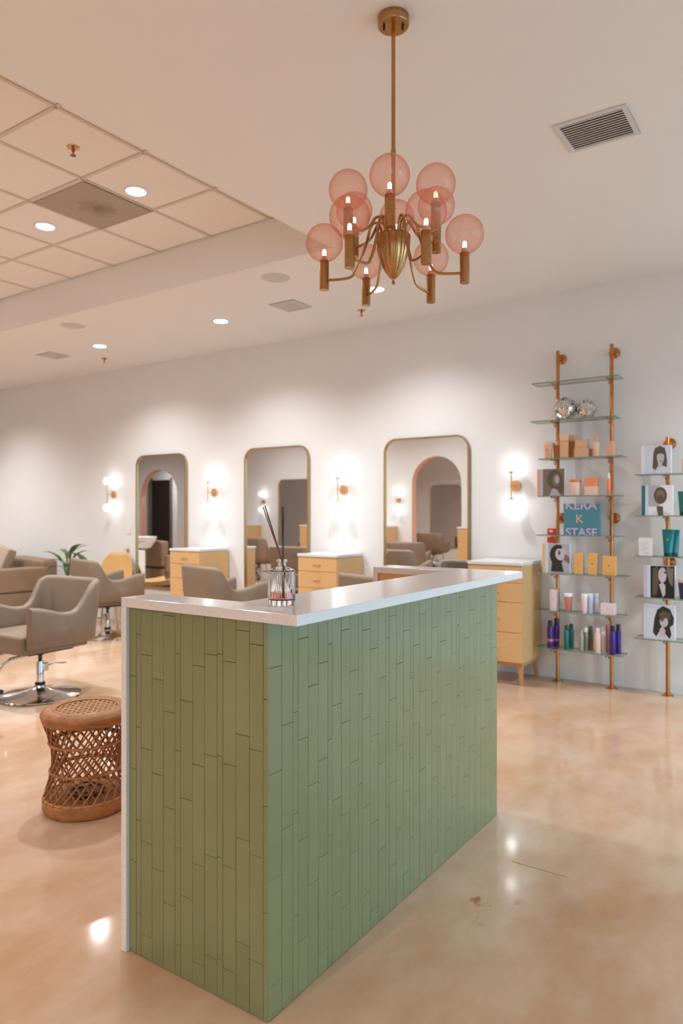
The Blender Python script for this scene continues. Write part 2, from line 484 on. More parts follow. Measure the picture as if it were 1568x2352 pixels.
# ceiling: smooth gypsum at 3.15 with a raised, gridded bay
RX, RY0, RY1, RZ = -2.785, 0.475, 3.955, 3.47
mb = MB()
mb.box(RX, XR+0.1, YB-0.1, WY+0.1, HC, HC+0.06)
mb.box(XL-0.1, RX, RY1, WY+0.1, HC, HC+0.06)
mb.box(XL-0.1, RX, YB-0.1, RY0, HC, HC+0.06)
mb.box(XL-0.1, RX, RY1, RY1+0.05, HC+0.06, RZ+0.1); mb.box(RX-0.0, RX+0.05, RY0, RY1+0.05, HC+0.06, RZ+0.1)
mb.box(XL-0.1, RX, RY0-0.05, RY0, HC+0.06, RZ+0.1)
mb.box(XL-0.1, RX+0.05, RY0, RY1, RZ+0.03, RZ+0.1)
ceiling = struct(ob('ceiling', mb.mesh('ceiling', 0), 'ceil'))
G = 0.58
panel_me = bevel_mesh(MB().box(-G/2+0.010, G/2-0.010, -G/2+0.010, G/2-0.010, 0, 0.02).mesh('panel', 0), 0.005, 1)
gx = [-3.32-G*k for k in range(-1, 24)]
gy = [3.955-0.575*k for k in range(0, 7)]
DIFF = (-4.19, 3.1)
for x in gx[:-1]:
    for y in gy[:-1]:
        cx, cy = x-G/2, y-0.2875
        if cx > RX: continue
        if abs(cx-DIFF[0]) < 0.1 and abs(cy-DIFF[1]) < 0.1: continue
        p = ob('ceiling_panel', panel_me, 'panel', ceiling, (cx, cy, RZ))
        p.scale = (1, 0.575/G, 1)
bar_y = MB().box(-0.012, 0.012, RY0, RY1, RZ-0.006, RZ+0.004).mesh('grid_bar', 0)
bar_x = MB().box(XL, RX, -0.012, 0.012, RZ-0.006, RZ+0.004).mesh('grid_bar', 0)
for x in gx:
    if XL < x < RX: ob('grid_bar', bar_y, 'tbar', ceiling, (x, 0, 0))
for y in gy[1:-1]:
    ob('grid_bar', bar_x, 'tbar', ceiling, (0, y, 0))

# partition with arches behind the photographer (seen in the mirrors)
PY0, PY1 = -0.36, -0.2
def arch_wall(name, x0, x1, arches):
    mb = MB(); xs = x0
    N = 20
    for (a, b, zs, zt) in arches:
        mb.box(xs, a, PY0, PY1, 0, HC, 0)
        hw = (b-a)/2; cx = (a+b)/2
        pr = [(cx-hw*math.cos(PI*i/N), zs+(zt-zs)*math.sin(PI*i/N)) for i in range(N+1)]
        for (xa, za), (xb, zb) in zip(pr, pr[1:]):
            vs = [(xa,PY0,za),(xb,PY0,zb),(xb,PY1,zb),(xa,PY1,za),(xa,PY0,HC),(xb,PY0,HC),(xb,PY1,HC),(xa,PY1,HC)]
            mb.add(vs, [(0,1,5,4),(2,3,7,6)], 0)
            mb.add(vs, [(0,3,2,1)], 1)
        # jambs
        mb.add([(a+.001,PY0,0),(a+.001,PY1,0),(a+.001,PY1,zs),(a+.001,PY0,zs)], [(0,1,2,3)], 1)
        mb.add([(b-.001,PY0,0),(b-.001,PY1,0),(b-.001,PY1,zs),(b-.001,PY0,zs)], [(3,2,1,0)], 1)
        xs = b
    mb.box(xs, x1, PY0, PY1, 0, HC, 0)
    return struct(ob(name, mb.mesh(name, 0), ['wall', 'pinkarch']))
arch_wall('wall_partition', XL, -4.3, [(-14.1, -12.8, 1.75, 2.39), (-6.47, -5.46, 1.88, 2.39)])
# dim room behind the far arch
struct(bbox('wall_alcove', -16.5, -11.5, -1.7, -1.6, 0, HC, 'wall'))
d1 = struct(bbox('door_1', -15.28, -14.55, -1.6, -1.57, 0, 2.22, 'darkroom'))
bbox('door_frame', -15.40, -15.28, -1.6, -1.55, 0, 2.28, 'print_taupe', d1)
bbox('door_frame', -14.55, -14.49, -1.6, -1.55, 0, 2.28, 'print_taupe', d1)

# ------------------------------------------------------------------ reception desk
ZU, ZT = 1.066, 1.095
desk = thing('reception_desk', 'green tiled reception desk with white speckled stone counter and waterfall ends', 'desk', (-1.232, 1.458, 0))
dx, dy = -1.232, 1.458
def dob(name, me, mat):
    o = ob(name, me, mat, desk, (-dx, -dy, 0)); return o
core = MB()
core.box(-1.787, dx-0.010, dy+0.010, 1.565, 0, ZU); core.box(-1.42, dx-0.010, 1.565, 3.045, 0, ZU)
core.box(-1.795, -1.42, 2.965, 3.045, 0, ZU)
dob('core', core.mesh('core', 0), 'grout')
# counter slab: U in plan, one rounded far corner
poly = [(-1.815, 1.446), (-1.124, 1.446)]
for k in range(6):
    a = -0 + (PI/2)*k/5
    poly.append((-1.124-0.02+0.02*math.cos(a), 3.09-0.02+0.02*math.sin(a)))
poly += [(-1.822, 3.09), (-1.822, 2.94), (-1.43, 2.94), (-1.43, 1.578), (-1.815, 1.578)]
dob('counter_top', bevel_mesh(MB().prism(poly, ZU, ZT).mesh('counter_top', 0), 0.002, 2), 'quartz')
dob('waterfall_panel', bevel_mesh(MB().box(-1.815, -1.7915, 1.446, 1.578, 0, ZU).mesh('waterfall', 0), 0.0015, 1), 'quartz')
dob('waterfall_panel', bevel_mesh(MB().box(-1.822, -1.797, 2.94, 3.09, 0, ZU).mesh('waterfall', 0), 0.0015, 1), 'quartz')
dob('wood_panel', MB().box(-1.796, -1.43, 2.952, 2.964, 0, ZU).mesh('wp', 0), 'wood')
dob('wood_panel', MB().box(-1.432, -1.4205, 1.567, 2.952, 0, ZU).mesh('wp', 0), 'wood')
dob('wood_panel', MB().box(-1.79, -1.432, 1.5655, 1.577, 0, ZU).mesh('wp', 0), 'wood')
dob('work_surface', bevel_mesh(MB().box(-1.78, -1.433, 1.58, 2.95, 0.71, 0.74).mesh('ws', 0), 0.003, 1), 'wood')
# tiles
TL, GAP, TT = 0.285, 0.0010, 0.009
tile_cache = {}
def tile_me(w, h):
    k = (round(w, 4), round(h, 4))
    if k not in tile_cache:
        me = MB().box(-w/2, w/2, -TT, 0.001, -h/2, h/2).mesh('tile', 0)
        tile_cache[k] = bevel_mesh(me, 0.0011, 2)
    return tile_cache[k]
rt = random.Random(3)
def column(u0, u1, first, face):
    w = u1-u0-GAP
    zs = []
    z = first
    while z > 0.01: zs.append(z); z -= TL
    z = first+TL
    while z < ZU-0.01: zs.insert(0, z); z += TL
    edges = [ZU] + sorted(zs, reverse=True) + [0.002]
    for a, b in zip(edges, edges[1:]):
        h = a-b-GAP
        if h < 0.004: continue
        zc = (a+b)/2; uc = (u0+u1)/2
        j = rt.uniform(-0.0003, 0.0003)
        me = tile_me(round(w, 4), round(h, 3))
        tl = rt.uniform(-0.0016, 0.0016)
        if face == 'near':
            o = ob('tile', me, 'tile', desk, (uc-dx, 1.467-dy+j, zc), rot=(tl*0.4, 0, tl))
        else:
            o = ob('tile', me, 'tile', desk, (dx-0.0085-dx+j, uc-dy, zc), rot=(0, tl*0.4, PI/2+tl))
near_x = [-1.791, -1.759, -1.736, -1.686, -1.637, -1.587, -1.5645, -1.514, -1.466, -1.4175, -1.395, -1.346, -1.297, -1.2475, -1.2325]
near_j = [0.854, 0.985, 0.925, 0.858, 1.053, 0.945, 0.811, 0.919, 0.957, 0.963, 0.945, 1.036, 1.003, 0.86]
for k in range(14): column(near_x[k], near_x[k+1], near_j[k], 'near')
long_y = [1.4595, 1.517, 1.567, 1.59, 1.637, 1.686, 1.734, 1.756]
long_j = [0.942, 0.776, 0.80, 1.002, 0.858, 0.916, 0.965, 0.776, 0.997, 0.861, 0.78, 0.98, 0.912, 0.807, 0.935]
pat = ['w','w','w','n','w','w','w','n','w','w','w','n','w','w','w','w','n','w','w','w','n','w','w','w','n','w','w','w','n','w','w','w']
y = long_y[-1]
for p in pat:
    y += 0.0488 if p == 'w' else 0.0222
    if y > 3.02: break
    long_y.append(y)
long_y.append(3.046)
for k in range(len(long_y)-1):
    first = long_j[k] if k < len(long_j) else 0.78+0.28*((k*0.387) % 1)
    column(long_y[k], long_y[k+1], first, 'long')

# ------------------------------------------------------------------ chandelier
CHX, CHY = -1.301, 2.24
ch = thing('chandelier', 'brass chandelier with twelve pink glass globes hanging above the desk', 'chandelier', (CHX, CHY, HC))
canopy = ob('canopy', MB().lathe([(0.0565, 0.0), (0.0565, -0.030), (0.0545, -0.033), (0.0, -0.033)], 40), 'brass', ch)
for a in (-2.55, 0.55):
    s = MB().lathe([(0.0045, 0), (0.0045, -0.010), (0.003, -0.014), (0.0, -0.014)], 12)
    ob('canopy_screw', s, 'black', canopy, (0.034*math.cos(a), 0.034*math.sin(a), -0.033))
ob('rod', MB().lathe([(0.0073, -0.033), (0.0073, 2.355-HC)], 16), 'brass', ch)
for z in (2.66, 2.36):
    ob('rod_coupling', MB().lathe([(0.0085, z-HC-0.012), (0.0092, z-HC-0.010), (0.0092, z-HC+0.010), (0.0085, z-HC+0.012)], 16), 'brass', ch)
# fluted urn
N = 96; prof = []
for i in range(19):
    t = i/18
    prof.append((0.062*(1-(1-t)**2.1)**0.72 if t < 1 else 0.062, 2.198+0.158*t))
mb = MB(); vs = []; fs = []
for r, z in prof:
    for k in range(N):
        a = 2*PI*k/N
        rr = r*(1-0.055*abs(math.sin(8*a))**0.6*0 - 0.06*(1-abs(math.cos(8*a)))**1.2)
        vs.append((rr*math.cos(a), rr*math.sin(a), z-HC))
for i in range(len(prof)-1):
    for k in range(N):
        k2 = (k+1) % N
        fs.append((i*N+k, i*N+k2, (i+1)*N+k2, (i+1)*N+k))
mb.add(vs, fs)
urn = ob('urn', mb.mesh('urn', 60), 'brass', ch)
ob('urn_lid', MB().lathe([(0.062, 2.356-HC), (0.060, 2.360-HC), (0.020, 2.366-HC), (0.0075, 2.372-HC)], 48), 'brass', urn)
ob('finial', MB().lathe([(0.006, 2.202-HC), (0.004, 2.196-HC), (0.0065, 2.191-HC), (0.0065, 2.187-HC), (0.0, 2.181-HC)], 16), 'brass', urn)
holder_me = MB().lathe([(0.0, 0.0), (0.0160, 0.0), (0.0172, 0.0015), (0.0172, 0.106), (0.0160, 0.108), (0.0, 0.108)], 28).mesh('holder')
globe_me = MB().sphere((0, 0, 0), 0.0685, 40, 24).mesh('globe', 80)
bulb_me = MB().lathe([(0.0075, 0.0), (0.0075, 0.006), (0.0066, 0.007), (0.0075, 0.008), (0.0075, 0.013), (0.0066, 0.014), (0.0075, 0.015), (0.0075, 0.020), (0.005, 0.025), (0.0, 0.026)], 14).mesh('bulb')
bbase_me = MB().lathe([(0.013, 0.0), (0.011, 0.012), (0.0095, 0.016)], 14).mesh('bulb_base')
A0 = math.atan2(-CHY, -CHX)
def bez(p0, p1, p2, p3, n):
    out = []
    for i in range(n+1):
        t = i/n; s = 1-t
        out.append(tuple(s**3*a+3*s*s*t*b+3*s*t*t*c+t**3*d for a, b, c, d in zip(p0, p1, p2, p3)))
    return out
def arm(ang, R, zb, rz_lift):
    c, s = math.cos(ang), math.sin(ang)
    za = zb + 0.036
    up = 2.360
    pr = []
    if R > 0.2:   # lower ring: rise, hook over, drop outside the urn, run out flat
        pr += bez((0.040, up-0.004), (0.044, up+0.050), (0.072, up+0.075), (0.088, up+0.020), 10)
        pr += bez((0.088, up+0.020), (0.100, up-0.035), (0.118, za+0.060), (0.140, za+0.022), 8)[1:]
        pr += bez((0.140, za+0.022), (0.150, za+0.003), (0.165, za), (R-0.014, za), 6)[1:]
    else:         # upper ring: a smaller hook and a short dip
        pr += bez((0.028, up-0.002), (0.030, up+0.060), (0.058, up+0.075), (0.078, up+0.045), 10)
        pr += bez((0.078, up+0.045), (0.092, up+0.018), (0.110, za-0.004), (R-0.014, za), 8)[1:]
    pts = [(r*c, r*s, z-HC) for r, z in pr]
    a = ob('arm', MB().tube(pts, 0.0050, 10), 'brass', ch)
    h = ob('candle_cup', holder_me, 'brass', a, (R*c, R*s, zb-HC))
    ob('globe', globe_me, 'pinkglass', a, (R*c, R*s, zb-HC+0.108+0.0655))
    ob('bulb_base', bbase_me, 'bulbbase', a, (R*c, R*s, zb-HC+0.108))
    ob('bulb', bulb_me, 'bulb', a, (R*c, R*s, zb-HC+0.124))
for k in range(6):
    arm(A0+math.radians(30+60*k-5), 0.254, 2.175, 0)
    arm(A0+math.radians(60*k-4), 0.177, 2.322, 0)

# ------------------------------------------------------------------ ceiling fixtures
vent = thing('ceiling_vent', 'white louvred air vent on the ceiling beside the chandelier', 'vent', (-0.895, 3.43, HC))
mb = MB(); hx, hy = 0.163, 0.148
mb.box(-hx, hx, -hy, -hy+0.022, -0.008, 0); mb.box(-hx, hx, hy-0.022, hy, -0.008, 0)
mb.box(-hx, -hx+0.024, -hy+0.022, hy-0.022, -0.008, 0); mb.box(hx-0.024, hx, -hy+0.022, hy-0.022, -0.008, 0)
ob('frame', bevel_mesh(mb.mesh('frame', 0), 0.001, 1), 'ventwhite', vent)
bbox('duct', -hx+0.02, hx-0.02, -hy+0.02, hy-0.02, -0.0015, -0.0005, 'ventdark', vent)
slat = MB().box(-hx+0.024, hx-0.024, -0.0085, 0.0085, -0.0008, 0.0008).mesh('slat', 0)
for k in range(12):
    ob('slat', slat, 'vent', vent, (0, -hy+0.033+k*0.0209, -0.0065), rot=(0.30, 0, 0))
def plate_vent(name, label, x, y, z, h):
    t = thing(name, label, 'vent', (x, y, z))
    bbox('backing', -h, h, -h, h, -0.004, 0, 'ventdark', t)
    mb = MB().box(-h, h, -h, -h+.02, -.010, -.004).box(-h, h, h-.02, h, -.010, -.004).box(-h, -h+.02, -h+.02, h-.02, -.010, -.004).box(h-.02, h, -h+.02, h-.02, -.010, -.004)
    ob('frame', mb.mesh('frame', 0), 'vent', t)
    me = MB().box(-h+.02, h-.02, -0.0052, 0.0052, -0.009, -0.0055).mesh('slat', 0)
    n = int((2*h-.04)/0.0125)
    for k in range(n): ob('slat', me, 'vent', t, (0, -h+0.026+k*0.0125, 0))
    return t
plate_vent('ceiling_vent', 'square grey ceiling vent beyond the round speaker above the middle mirror', -3.85, 4.862, HC, 0.13)
plate_vent('ceiling_vent', 'square grey ceiling vent far off near the back corner', -7.31, 4.88, HC, 0.13)
df = thing('ceiling_diffuser', 'dusty square perforated air panel in the raised ceiling grid', 'vent', (DIFF[0], DIFF[1], RZ))
def dust_mat():
    m, nt, bs, out = new_mat('dusty_perforated_metal')
    tc = nt.nodes.new('ShaderNodeTexCoord'); ln = nt.nodes.new('ShaderNodeVectorMath'); ln.operation = 'DISTANCE'
    nt.links.new(tc.outputs['Object'], ln.inputs[0]); ln.inputs[1].default_value = (0.02, 0.03, 0)
    n = noise(nt, 14, 4)
    ad = nt.nodes.new('ShaderNodeMath'); ad.operation = 'MULTIPLY_ADD'; ad.inputs[1].default_value = 0.22; ad.inputs[2].default_value = -0.05
    nt.links.new(n.outputs['Fac'], ad.inputs[0])
    su = nt.nodes.new('ShaderNodeMath'); su.operation = 'ADD'
    nt.links.new(ln.outputs['Value'], su.inputs[0]); nt.links.new(ad.outputs[0], su.inputs[1])
    r = ramp(nt, su.outputs[0], [(0.07, (0.25, 0.19, 0.14, 1)), (0.21, (0.42, 0.35, 0.30, 1))])
    nt.links.new(r.outputs[0], bs.inputs['Base Color']); bs.inputs['Roughness'].default_value = 0.7
    return m
M['dust'] = dust_mat()
ob('perforated_plate', bevel_mesh(MB().box(-0.275, 0.275, -0.272, 0.272, -0.012, 0.01).mesh('pp', 0), 0.004, 1), 'dust', df)
mb = MB().box(-.286, .286, -.283, -.275, -.006, .004).box(-.286, .286, .275, .283, -.006, .004).box(-.286, -.278, -.275, .275, -.006, .004).box(.278, .286, -.275, .275, -.006, .004)
ob('frame', mb.mesh('frame', 0), 'tbar', df)

def downlight(x, y, z, label, w=None, k=1.0):
    t = thing('downlight', label, 'light', (x, y, z), group='recessed downlights')
    mb = MB().lathe([(0.082, 0.0), (0.080, -0.006), (0.064, -0.008), (0.062, -0.003)], 32, cap=False)
    ob('trim_ring', mb, 'white', t)
    ob('lens', MB().lathe([(0.064, -0.002), (0.064, -0.0045), (0.0, -0.0045)], 32), 'downglow', t)
    ld = bpy.data.lights.new('downlight_lamp', 'SPOT'); ld.energy = (w or DOWN_W)*k; ld.color = WARM_COL if w else DOWN_COL
    ld.spot_size = math.radians(150 if w else 138); ld.spot_blend = 1.0; ld.shadow_soft_size = 0.06
    lo = bpy.data.objects.new('downlight_lamp', ld); COL.objects.link(lo); lo.parent = t
    lo.location = (0, 0, -0.03)
    return t
downlight(-3.0, 4.885, HC, 'lit round downlight seen just behind the chandelier', k=0.72)
downlight(-4.70, 4.885, HC, 'lit round downlight above the middle mirror on the smooth ceiling', k=0.72)
downlight(-6.48, 4.885, HC, 'lit round downlight above the far mirror on the smooth ceiling', k=0.72)
downlight(-3.757, 3.113, RZ, 'lit round downlight beside the dusty panel, nearer the chandelier')
downlight(-4.772, 3.12, RZ, 'lit round downlight beyond the dusty panel in the ceiling grid')
downlight(-6.6, 3.12, RZ, 'round downlight in the ceiling grid past the frame edge')
downlight(-8.4, 3.12, RZ, 'round downlight in the ceiling grid over the shampoo bowls')
downlight(-9.4, 4.6, HC, 'round downlight over the sofa in the back corner')
downlight(-10.6, 4.0, HC, 'round downlight far along the salon past the sofa')
downlight(-5.6, 1.1, RZ, 'unseen round downlight added for floor bounce before the near arch')  # added lamp, out of view, for bounce off the floor
downlight(0.48, 4.885, HC, 'unseen round downlight added past the frame edge to brighten the shelf corner', k=1.5)  # extra lamp out of view, lifts the right wall, chest and shelves
downlight(-7.4, 1.1, RZ, 'unseen round downlight added for floor bounce between the arch and partition mirror')  # another added lamp of the floor-bounce row
downlight(-9.2, 1.1, RZ, 'unseen round downlight added for floor bounce before the partition mirror')  # last lamp of the added floor-bounce row
downlight(-13.4, 1.5, RZ, 'round downlight in the ceiling grid before the far arch')
downlight(-13.9, -0.95, HC, 'round downlight added to light the alcove behind the far arch')  # added lamp, put in to brighten the alcove wall
downlight(-1.6, -1.9, HC, 'warm downlight in the smooth ceiling behind the photographer', w=WARM_W)
downlight(-4.2, -2.4, HC, 'warm downlight behind the partition end', w=WARM_W)
downlight(-7.6, -2.6, HC, 'warm downlight over the rear stations', w=WARM_W)
downlight(0.8, -2.2, HC, 'warm downlight near the storefront windows', w=WARM_W)
for x, y, lb in ((-3.48, 4.21, 'round white ceiling speaker nearest the chandelier'), (-5.98, 4.205, 'round white ceiling speaker farther along the soffit')):
    t = thing('ceiling_speaker', lb, 'speaker', (x, y, HC))
    ob('bezel', MB().lathe([(0.125, 0), (0.124, -0.004), (0.116, -0.006), (0.114, -0.004)], 40, cap=False), 'panel', t)
    ob('grille', MB().lathe([(0.116, -0.001), (0.114, -0.0045), (0.0, -0.006)], 40), 'vent', t)
def sprinkler(x, y, z, lb):
    t = thing('sprinkler_head', lb, 'sprinkler', (x, y, z))
    ob('escutcheon', MB().lathe([(0.036, 0), (0.034, -0.005), (0.014, -0.012), (0.0, -0.012)], 24), 'brassframe', t)
    ob('nozzle', MB().lathe([(0.010, -0.012), (0.009, -0.026), (0.004, -0.03), (0.004, -0.048), (0.0, -0.048)], 12), 'red', t)
    ob('deflector', MB().lathe([(0.0, -0.047), (0.017, -0.047), (0.017, -0.050), (0.0, -0.050)], 16), 'ventdark', t)
sprinkler(-3.608, 2.537, RZ, 'brass fire sprinkler head in the raised ceiling grid')
sprinkler(-6.965, 5.315, HC, 'small fire sprinkler head above the far wall lamp')
sprinkler(-3.419, 5.326, HC, 'small fire sprinkler head above the big mirror nearest the shelves')

# ------------------------------------------------------------------ wall mirrors
def rrect(w, h, r, n=10):
    pts = []
    for cx, cz, a0 in ((w/2-r, h/2-r, 0), (-w/2+r, h/2-r, PI/2), (-w/2+r, -h/2+r, PI), (w/2-r, -h/2+r, 1.5*PI)):
        for k in range(n+1):
            a = a0+PI/2*k/n
            pts.append((cx+r*math.cos(a), cz+r*math.sin(a)))
    return pts
def wall_mirror(x, ysurf, face, label, w=0.87, z0=0.45, z1=2.045):
    h = z1-z0
    t = thing('wall_mirror', label, 'mirror', (x, ysurf, z0), 0 if face < 0 else PI, 'tall gold framed wall mirrors')
    out = rrect(w, h, 0.13); inn = rrect(w-0.030, h-0.030, 0.115)
    n = len(out); mb = MB(); vs = []
    for p, y in ((out, 0.0), (out, -0.030), (inn, -0.030), (inn, -0.012)):
        vs += [(a, y, b+h/2) for a, b in p]
    fs = []
    for l in range(3):
        for k in range(n):
            k2 = (k+1) % n
            fs.append((l*n+k, l*n+k2, (l+1)*n+k2, (l+1)*n+k))
    mb.add(vs, fs)
    ob('frame', mb, 'brassframe', t)
    g = MB().prism(rrect(w-0.02, h-0.02, 0.12), 0, 0.006)
    ob('mirror_glass', MB().add([(a, -c-0.008, b+h/2) for a, b, c in g.v], g.f).mesh('mirror_glass', 30), 'mirror', t)
    return t
wall_mirror(-3.04, WY, -1, 'gold framed wall mirror nearest the copper shelves, behind the counter')
wall_mirror(-4.80, WY, -1, 'gold framed wall mirror in the middle, behind the reed diffuser')
wall_mirror(-6.57, WY, -1, 'gold framed wall mirror farthest off, reflecting a dark archway')
wall_mirror(-9.25, PY1, 1, 'gold framed mirror on the arched partition, seen only as reflection')
wall_mirror(-8.1, YB, 1, 'gold framed mirror on the rear wall, glimpsed through the reflected arch')

# ------------------------------------------------------------------ sconces
plate_me = MB().lathe([(0.0, 0.0), (0.047, 0.0), (0.047, 0.014), (0.044, 0.018), (0.0, 0.018)], 32).mesh('back_plate')
cup_me = MB().lathe([(0.006, -0.012), (0.024, 0.0), (0.026, 0.006), (0.014, 0.006)], 20).mesh('cup')
sgl_me = MB().sphere((0, 0, 0.050), 0.044, 14, 8).mesh('globe', 80)
sconce_proto = None
def sconce(x, ysurf, face, label):
    global sconce_proto
    if sconce_proto:
        return copy_tree(sconce_proto, label, (x, ysurf, 1.58), 0 if face < 0 else PI)
    t = thing('wall_sconce', label, 'sconce', (x, ysurf, 1.58), 0 if face < 0 else PI, 'two-globe brass wall lamps')
    ob('back_plate', plate_me, 'brassmatte', t, rot=(PI/2, 0, 0))
    ob('bracket', MB().tube([(0, -0.018, 0), (0, -0.11, 0)], 0.005, 8), 'brassmatte', t)
    ob('rod', MB().tube([(0, -0.11, -0.108), (0, -0.11, 0.108)], 0.005, 8), 'brassmatte', t)
    for s in (1, -1):
        c = ob('lamp_cup', cup_me, 'brassmatte', t, (0, -0.11, 0.115*s), rot=(0 if s > 0 else PI, 0, 0))
        ob('globe', sgl_me, 'sconceglow', c)
    sconce_proto = t
    return t
sconce(-2.187, WY, -1, 'two-globe brass wall lamp between the shelves and the nearest mirror')
sconce(-3.946, WY, -1, 'two-globe brass wall lamp between the nearest and middle mirrors')
sconce(-5.700, WY, -1, 'two-globe brass wall lamp between the middle and far mirrors')
sconce(-7.446, WY, -1, 'two-globe brass wall lamp left of the far mirror')
sconce(-10.75, WY, -1, 'two-globe brass wall lamp on the back wall past the sofa')
sconce(-6.75, PY1, 1, 'two-globe brass wall lamp on the partition beside the near arch')
sconce(-10.1, PY1, 1, 'two-globe brass wall lamp on the partition beside its mirror')
sconce(-7.25, YB, 1, 'two-globe brass wall lamp on the rear wall, seen through the arch')

# ------------------------------------------------------------------ drawer chests
def chest(label, H=0.965):
    t = thing('drawer_chest', label, 'chest', group='oak drawer chests with white tops')
    w, d = 0.455, 0.43
    zt = H-0.026; zb = 0.175
    body = bbox('body', -w/2, w/2, -d/2+0.004, d/2, zb, zt, 'wood', t, 0.002, 1)
    bbox('top_slab', -w/2-0.004, w/2+0.004, -d/2-0.012, d/2, zt, H, 'quartz', t, 0.003, 2)
    fr = MB().box(-w/2+0.012, w/2-0.012, -d/2+0.022, -d/2+0.04, 0.145, zb).box(-w/2+0.012, w/2-0.012, d/2-0.04, d/2-0.02, 0.145, zb)
    fr.box(-w/2+0.012, -w/2+0.03, -d/2+0.04, d/2-0.04, 0.145, zb).box(w/2-0.03, w/2-0.012, -d/2+0.04, d/2-0.04, 0.145, zb)
    ob('base_frame', fr.mesh('bf', 0), 'woodleg', t)
    hs = [zb+0.004, 0.413, 0.650, 0.803, zt-0.004]
    f = (zt-zb)/(0.939-0.175)
    hs = [zb+(h-0.175)*f for h in hs]
    for a, b in zip(hs, hs[1:]):
        dr = bbox('drawer', -w/2+0.005, w/2-0.005, -d/2-0.008, -d/2+0.004, a+0.002, b-0.002, 'wood', t, 0.0015, 1)
        zc = (a+b)/2
        pts = [(-0.034, -d/2-0.006, zc), (-0.030, -d/2-0.024, zc), (0.0, -d/2-0.028, zc), (0.030, -d/2-0.024, zc), (0.034, -d/2-0.006, zc)]
        ob('pull_handle', MB().tube(pts, 0.0065, 8), 'woodleg', dr)
    for sx in (-1, 1):
        for sy in (-1, 1):
            x, y = sx*(w/2-0.034), sy*(d/2-0.05)
            vs = []
            for z, r, o in ((0.145, 0.020, 0), (0.0, 0.011, 0.014)):
                vs += [(x-r+sx*o, y-r+sy*o, z), (x+r+sx*o, y-r+sy*o, z), (x+r+sx*o, y+r+sy*o, z), (x-r+sx*o, y+r+sy*o, z)]
            ob('leg', bevel_mesh(MB().add(vs, [(0,1,2,3),(7,6,5,4),(0,4,5,1),(1,5,6,2),(2,6,7,3),(3,7,4,0)]).mesh('leg', 0), 0.003, 1), 'woodleg', t)
    return t
c0 = chest('oak drawer chest with white top beside the copper shelves'); c0.location = (-2.195, 5.594, 0)
copy_tree(c0, 'oak drawer chest with white top between the nearest and middle mirrors', (-3.94, 5.594, 0))
copy_tree(c0, 'oak drawer chest with white top between the middle and far mirrors', (-5.70, 5.594, 0))
for x, lb in ((-10.4, 'tall oak chest on the partition past its mirror'), (-8.55, 'tall oak chest on the partition holding a plant'), (-7.0, 'tall oak chest on the partition beside the near arch'), (-5.1, 'tall oak chest at the partition end by the near arch')):
    c = copy_tree(c0, lb, (x, PY1+0.232, 0), PI); c.scale = (1, 1, 1.14)

# ------------------------------------------------------------------ styling chairs
def chair_shell():
    W, R, TH = 0.315, 0.11, 0.062
    path = []
    ys = [0.29, 0.25, 0.20, 0.14, 0.08, 0.03, -0.02, -0.06, -0.10, -0.14, -0.17]
    for yv in ys: path.append((W, yv, 1.0, 0.0))
    for k in range(1, 9):
        a = PI/2*k/8
        path.append((W-R+R*math.cos(a), -0.19-R*math.sin(a), math.cos(a), -math.sin(a)))
    for xv in (0.12, 0.04): path.append((xv, -0.19-R, 0.0, -1.0))
    full = path + [(-x, yv, -nx, ny) for x, yv, nx, ny in reversed(path)]
    def top(x, yv):
        tb = [(0.30, 0.705), (0.20, 0.690), (0.10, 0.662), (0.03, 0.642), (-0.05, 0.640), (-0.09, 0.655), (-0.13, 0.700), (-0.17, 0.770), (-0.21, 0.832), (-0.26, 0.860), (-0.40, 0.866)]
        for (a, za), (b, zb) in zip(tb, tb[1:]):
            if b <= yv <= a:
                t = (a-yv)/(a-b); return za+(zb-za)*t
        return tb[0][1] if yv > 0.3 else tb[-1][1]
    vs, fs = [], []
    P = 14
    for x, yv, nx, ny in full:
        zt = top(x, yv); z0 = 0.405
        ln = 0.035*max(0, (zt-0.64)/0.23)      # the back leans out a little
        r = TH/2
        prof = [(-0.02, z0), (0.0, z0+0.02), (0.006, z0+0.12), (ln*0.5+0.004, (z0+zt)/2)]
        for k in range(7):
            a = PI*k/6
            prof.append((ln - r + r*math.cos(a), zt-r+r*math.sin(a)))
        prof += [(ln*0.5-TH, (z0+zt)/2), (-TH, z0+0.12), (-TH+0.004, z0)]
        for o, z in prof: vs.append((x+nx*o, yv+ny*o, z))
    for i in range(len(full)-1):
        for k in range(P):
            k2 = (k+1) % P
            fs.append((i*P+k, (i+1)*P+k, (i+1)*P+k2, i*P+k2))
    fs.append(tuple(range(P))); fs.append(tuple((len(full)-1)*P+k for k in range(P))[::-1])
    me = MB().add(vs, fs).mesh('shell', 0)
    bm = bmesh.new(); bm.from_mesh(me)
    bmesh.ops.recalc_face_normals(bm, faces=bm.faces)
    es = [e for f in bm.faces if len(f.verts) > 4 for e in f.edges]
    bmesh.ops.bevel(bm, geom=list(set(es)), offset=0.010, segments=3, profile=0.5, affect='EDGES')
    bm.to_mesh(me); bm.free()
    me.polygons.foreach_set('use_smooth', [True]*len(me.polygons)); me.set_sharp_from_angle(angle=math.radians(60))
    return me
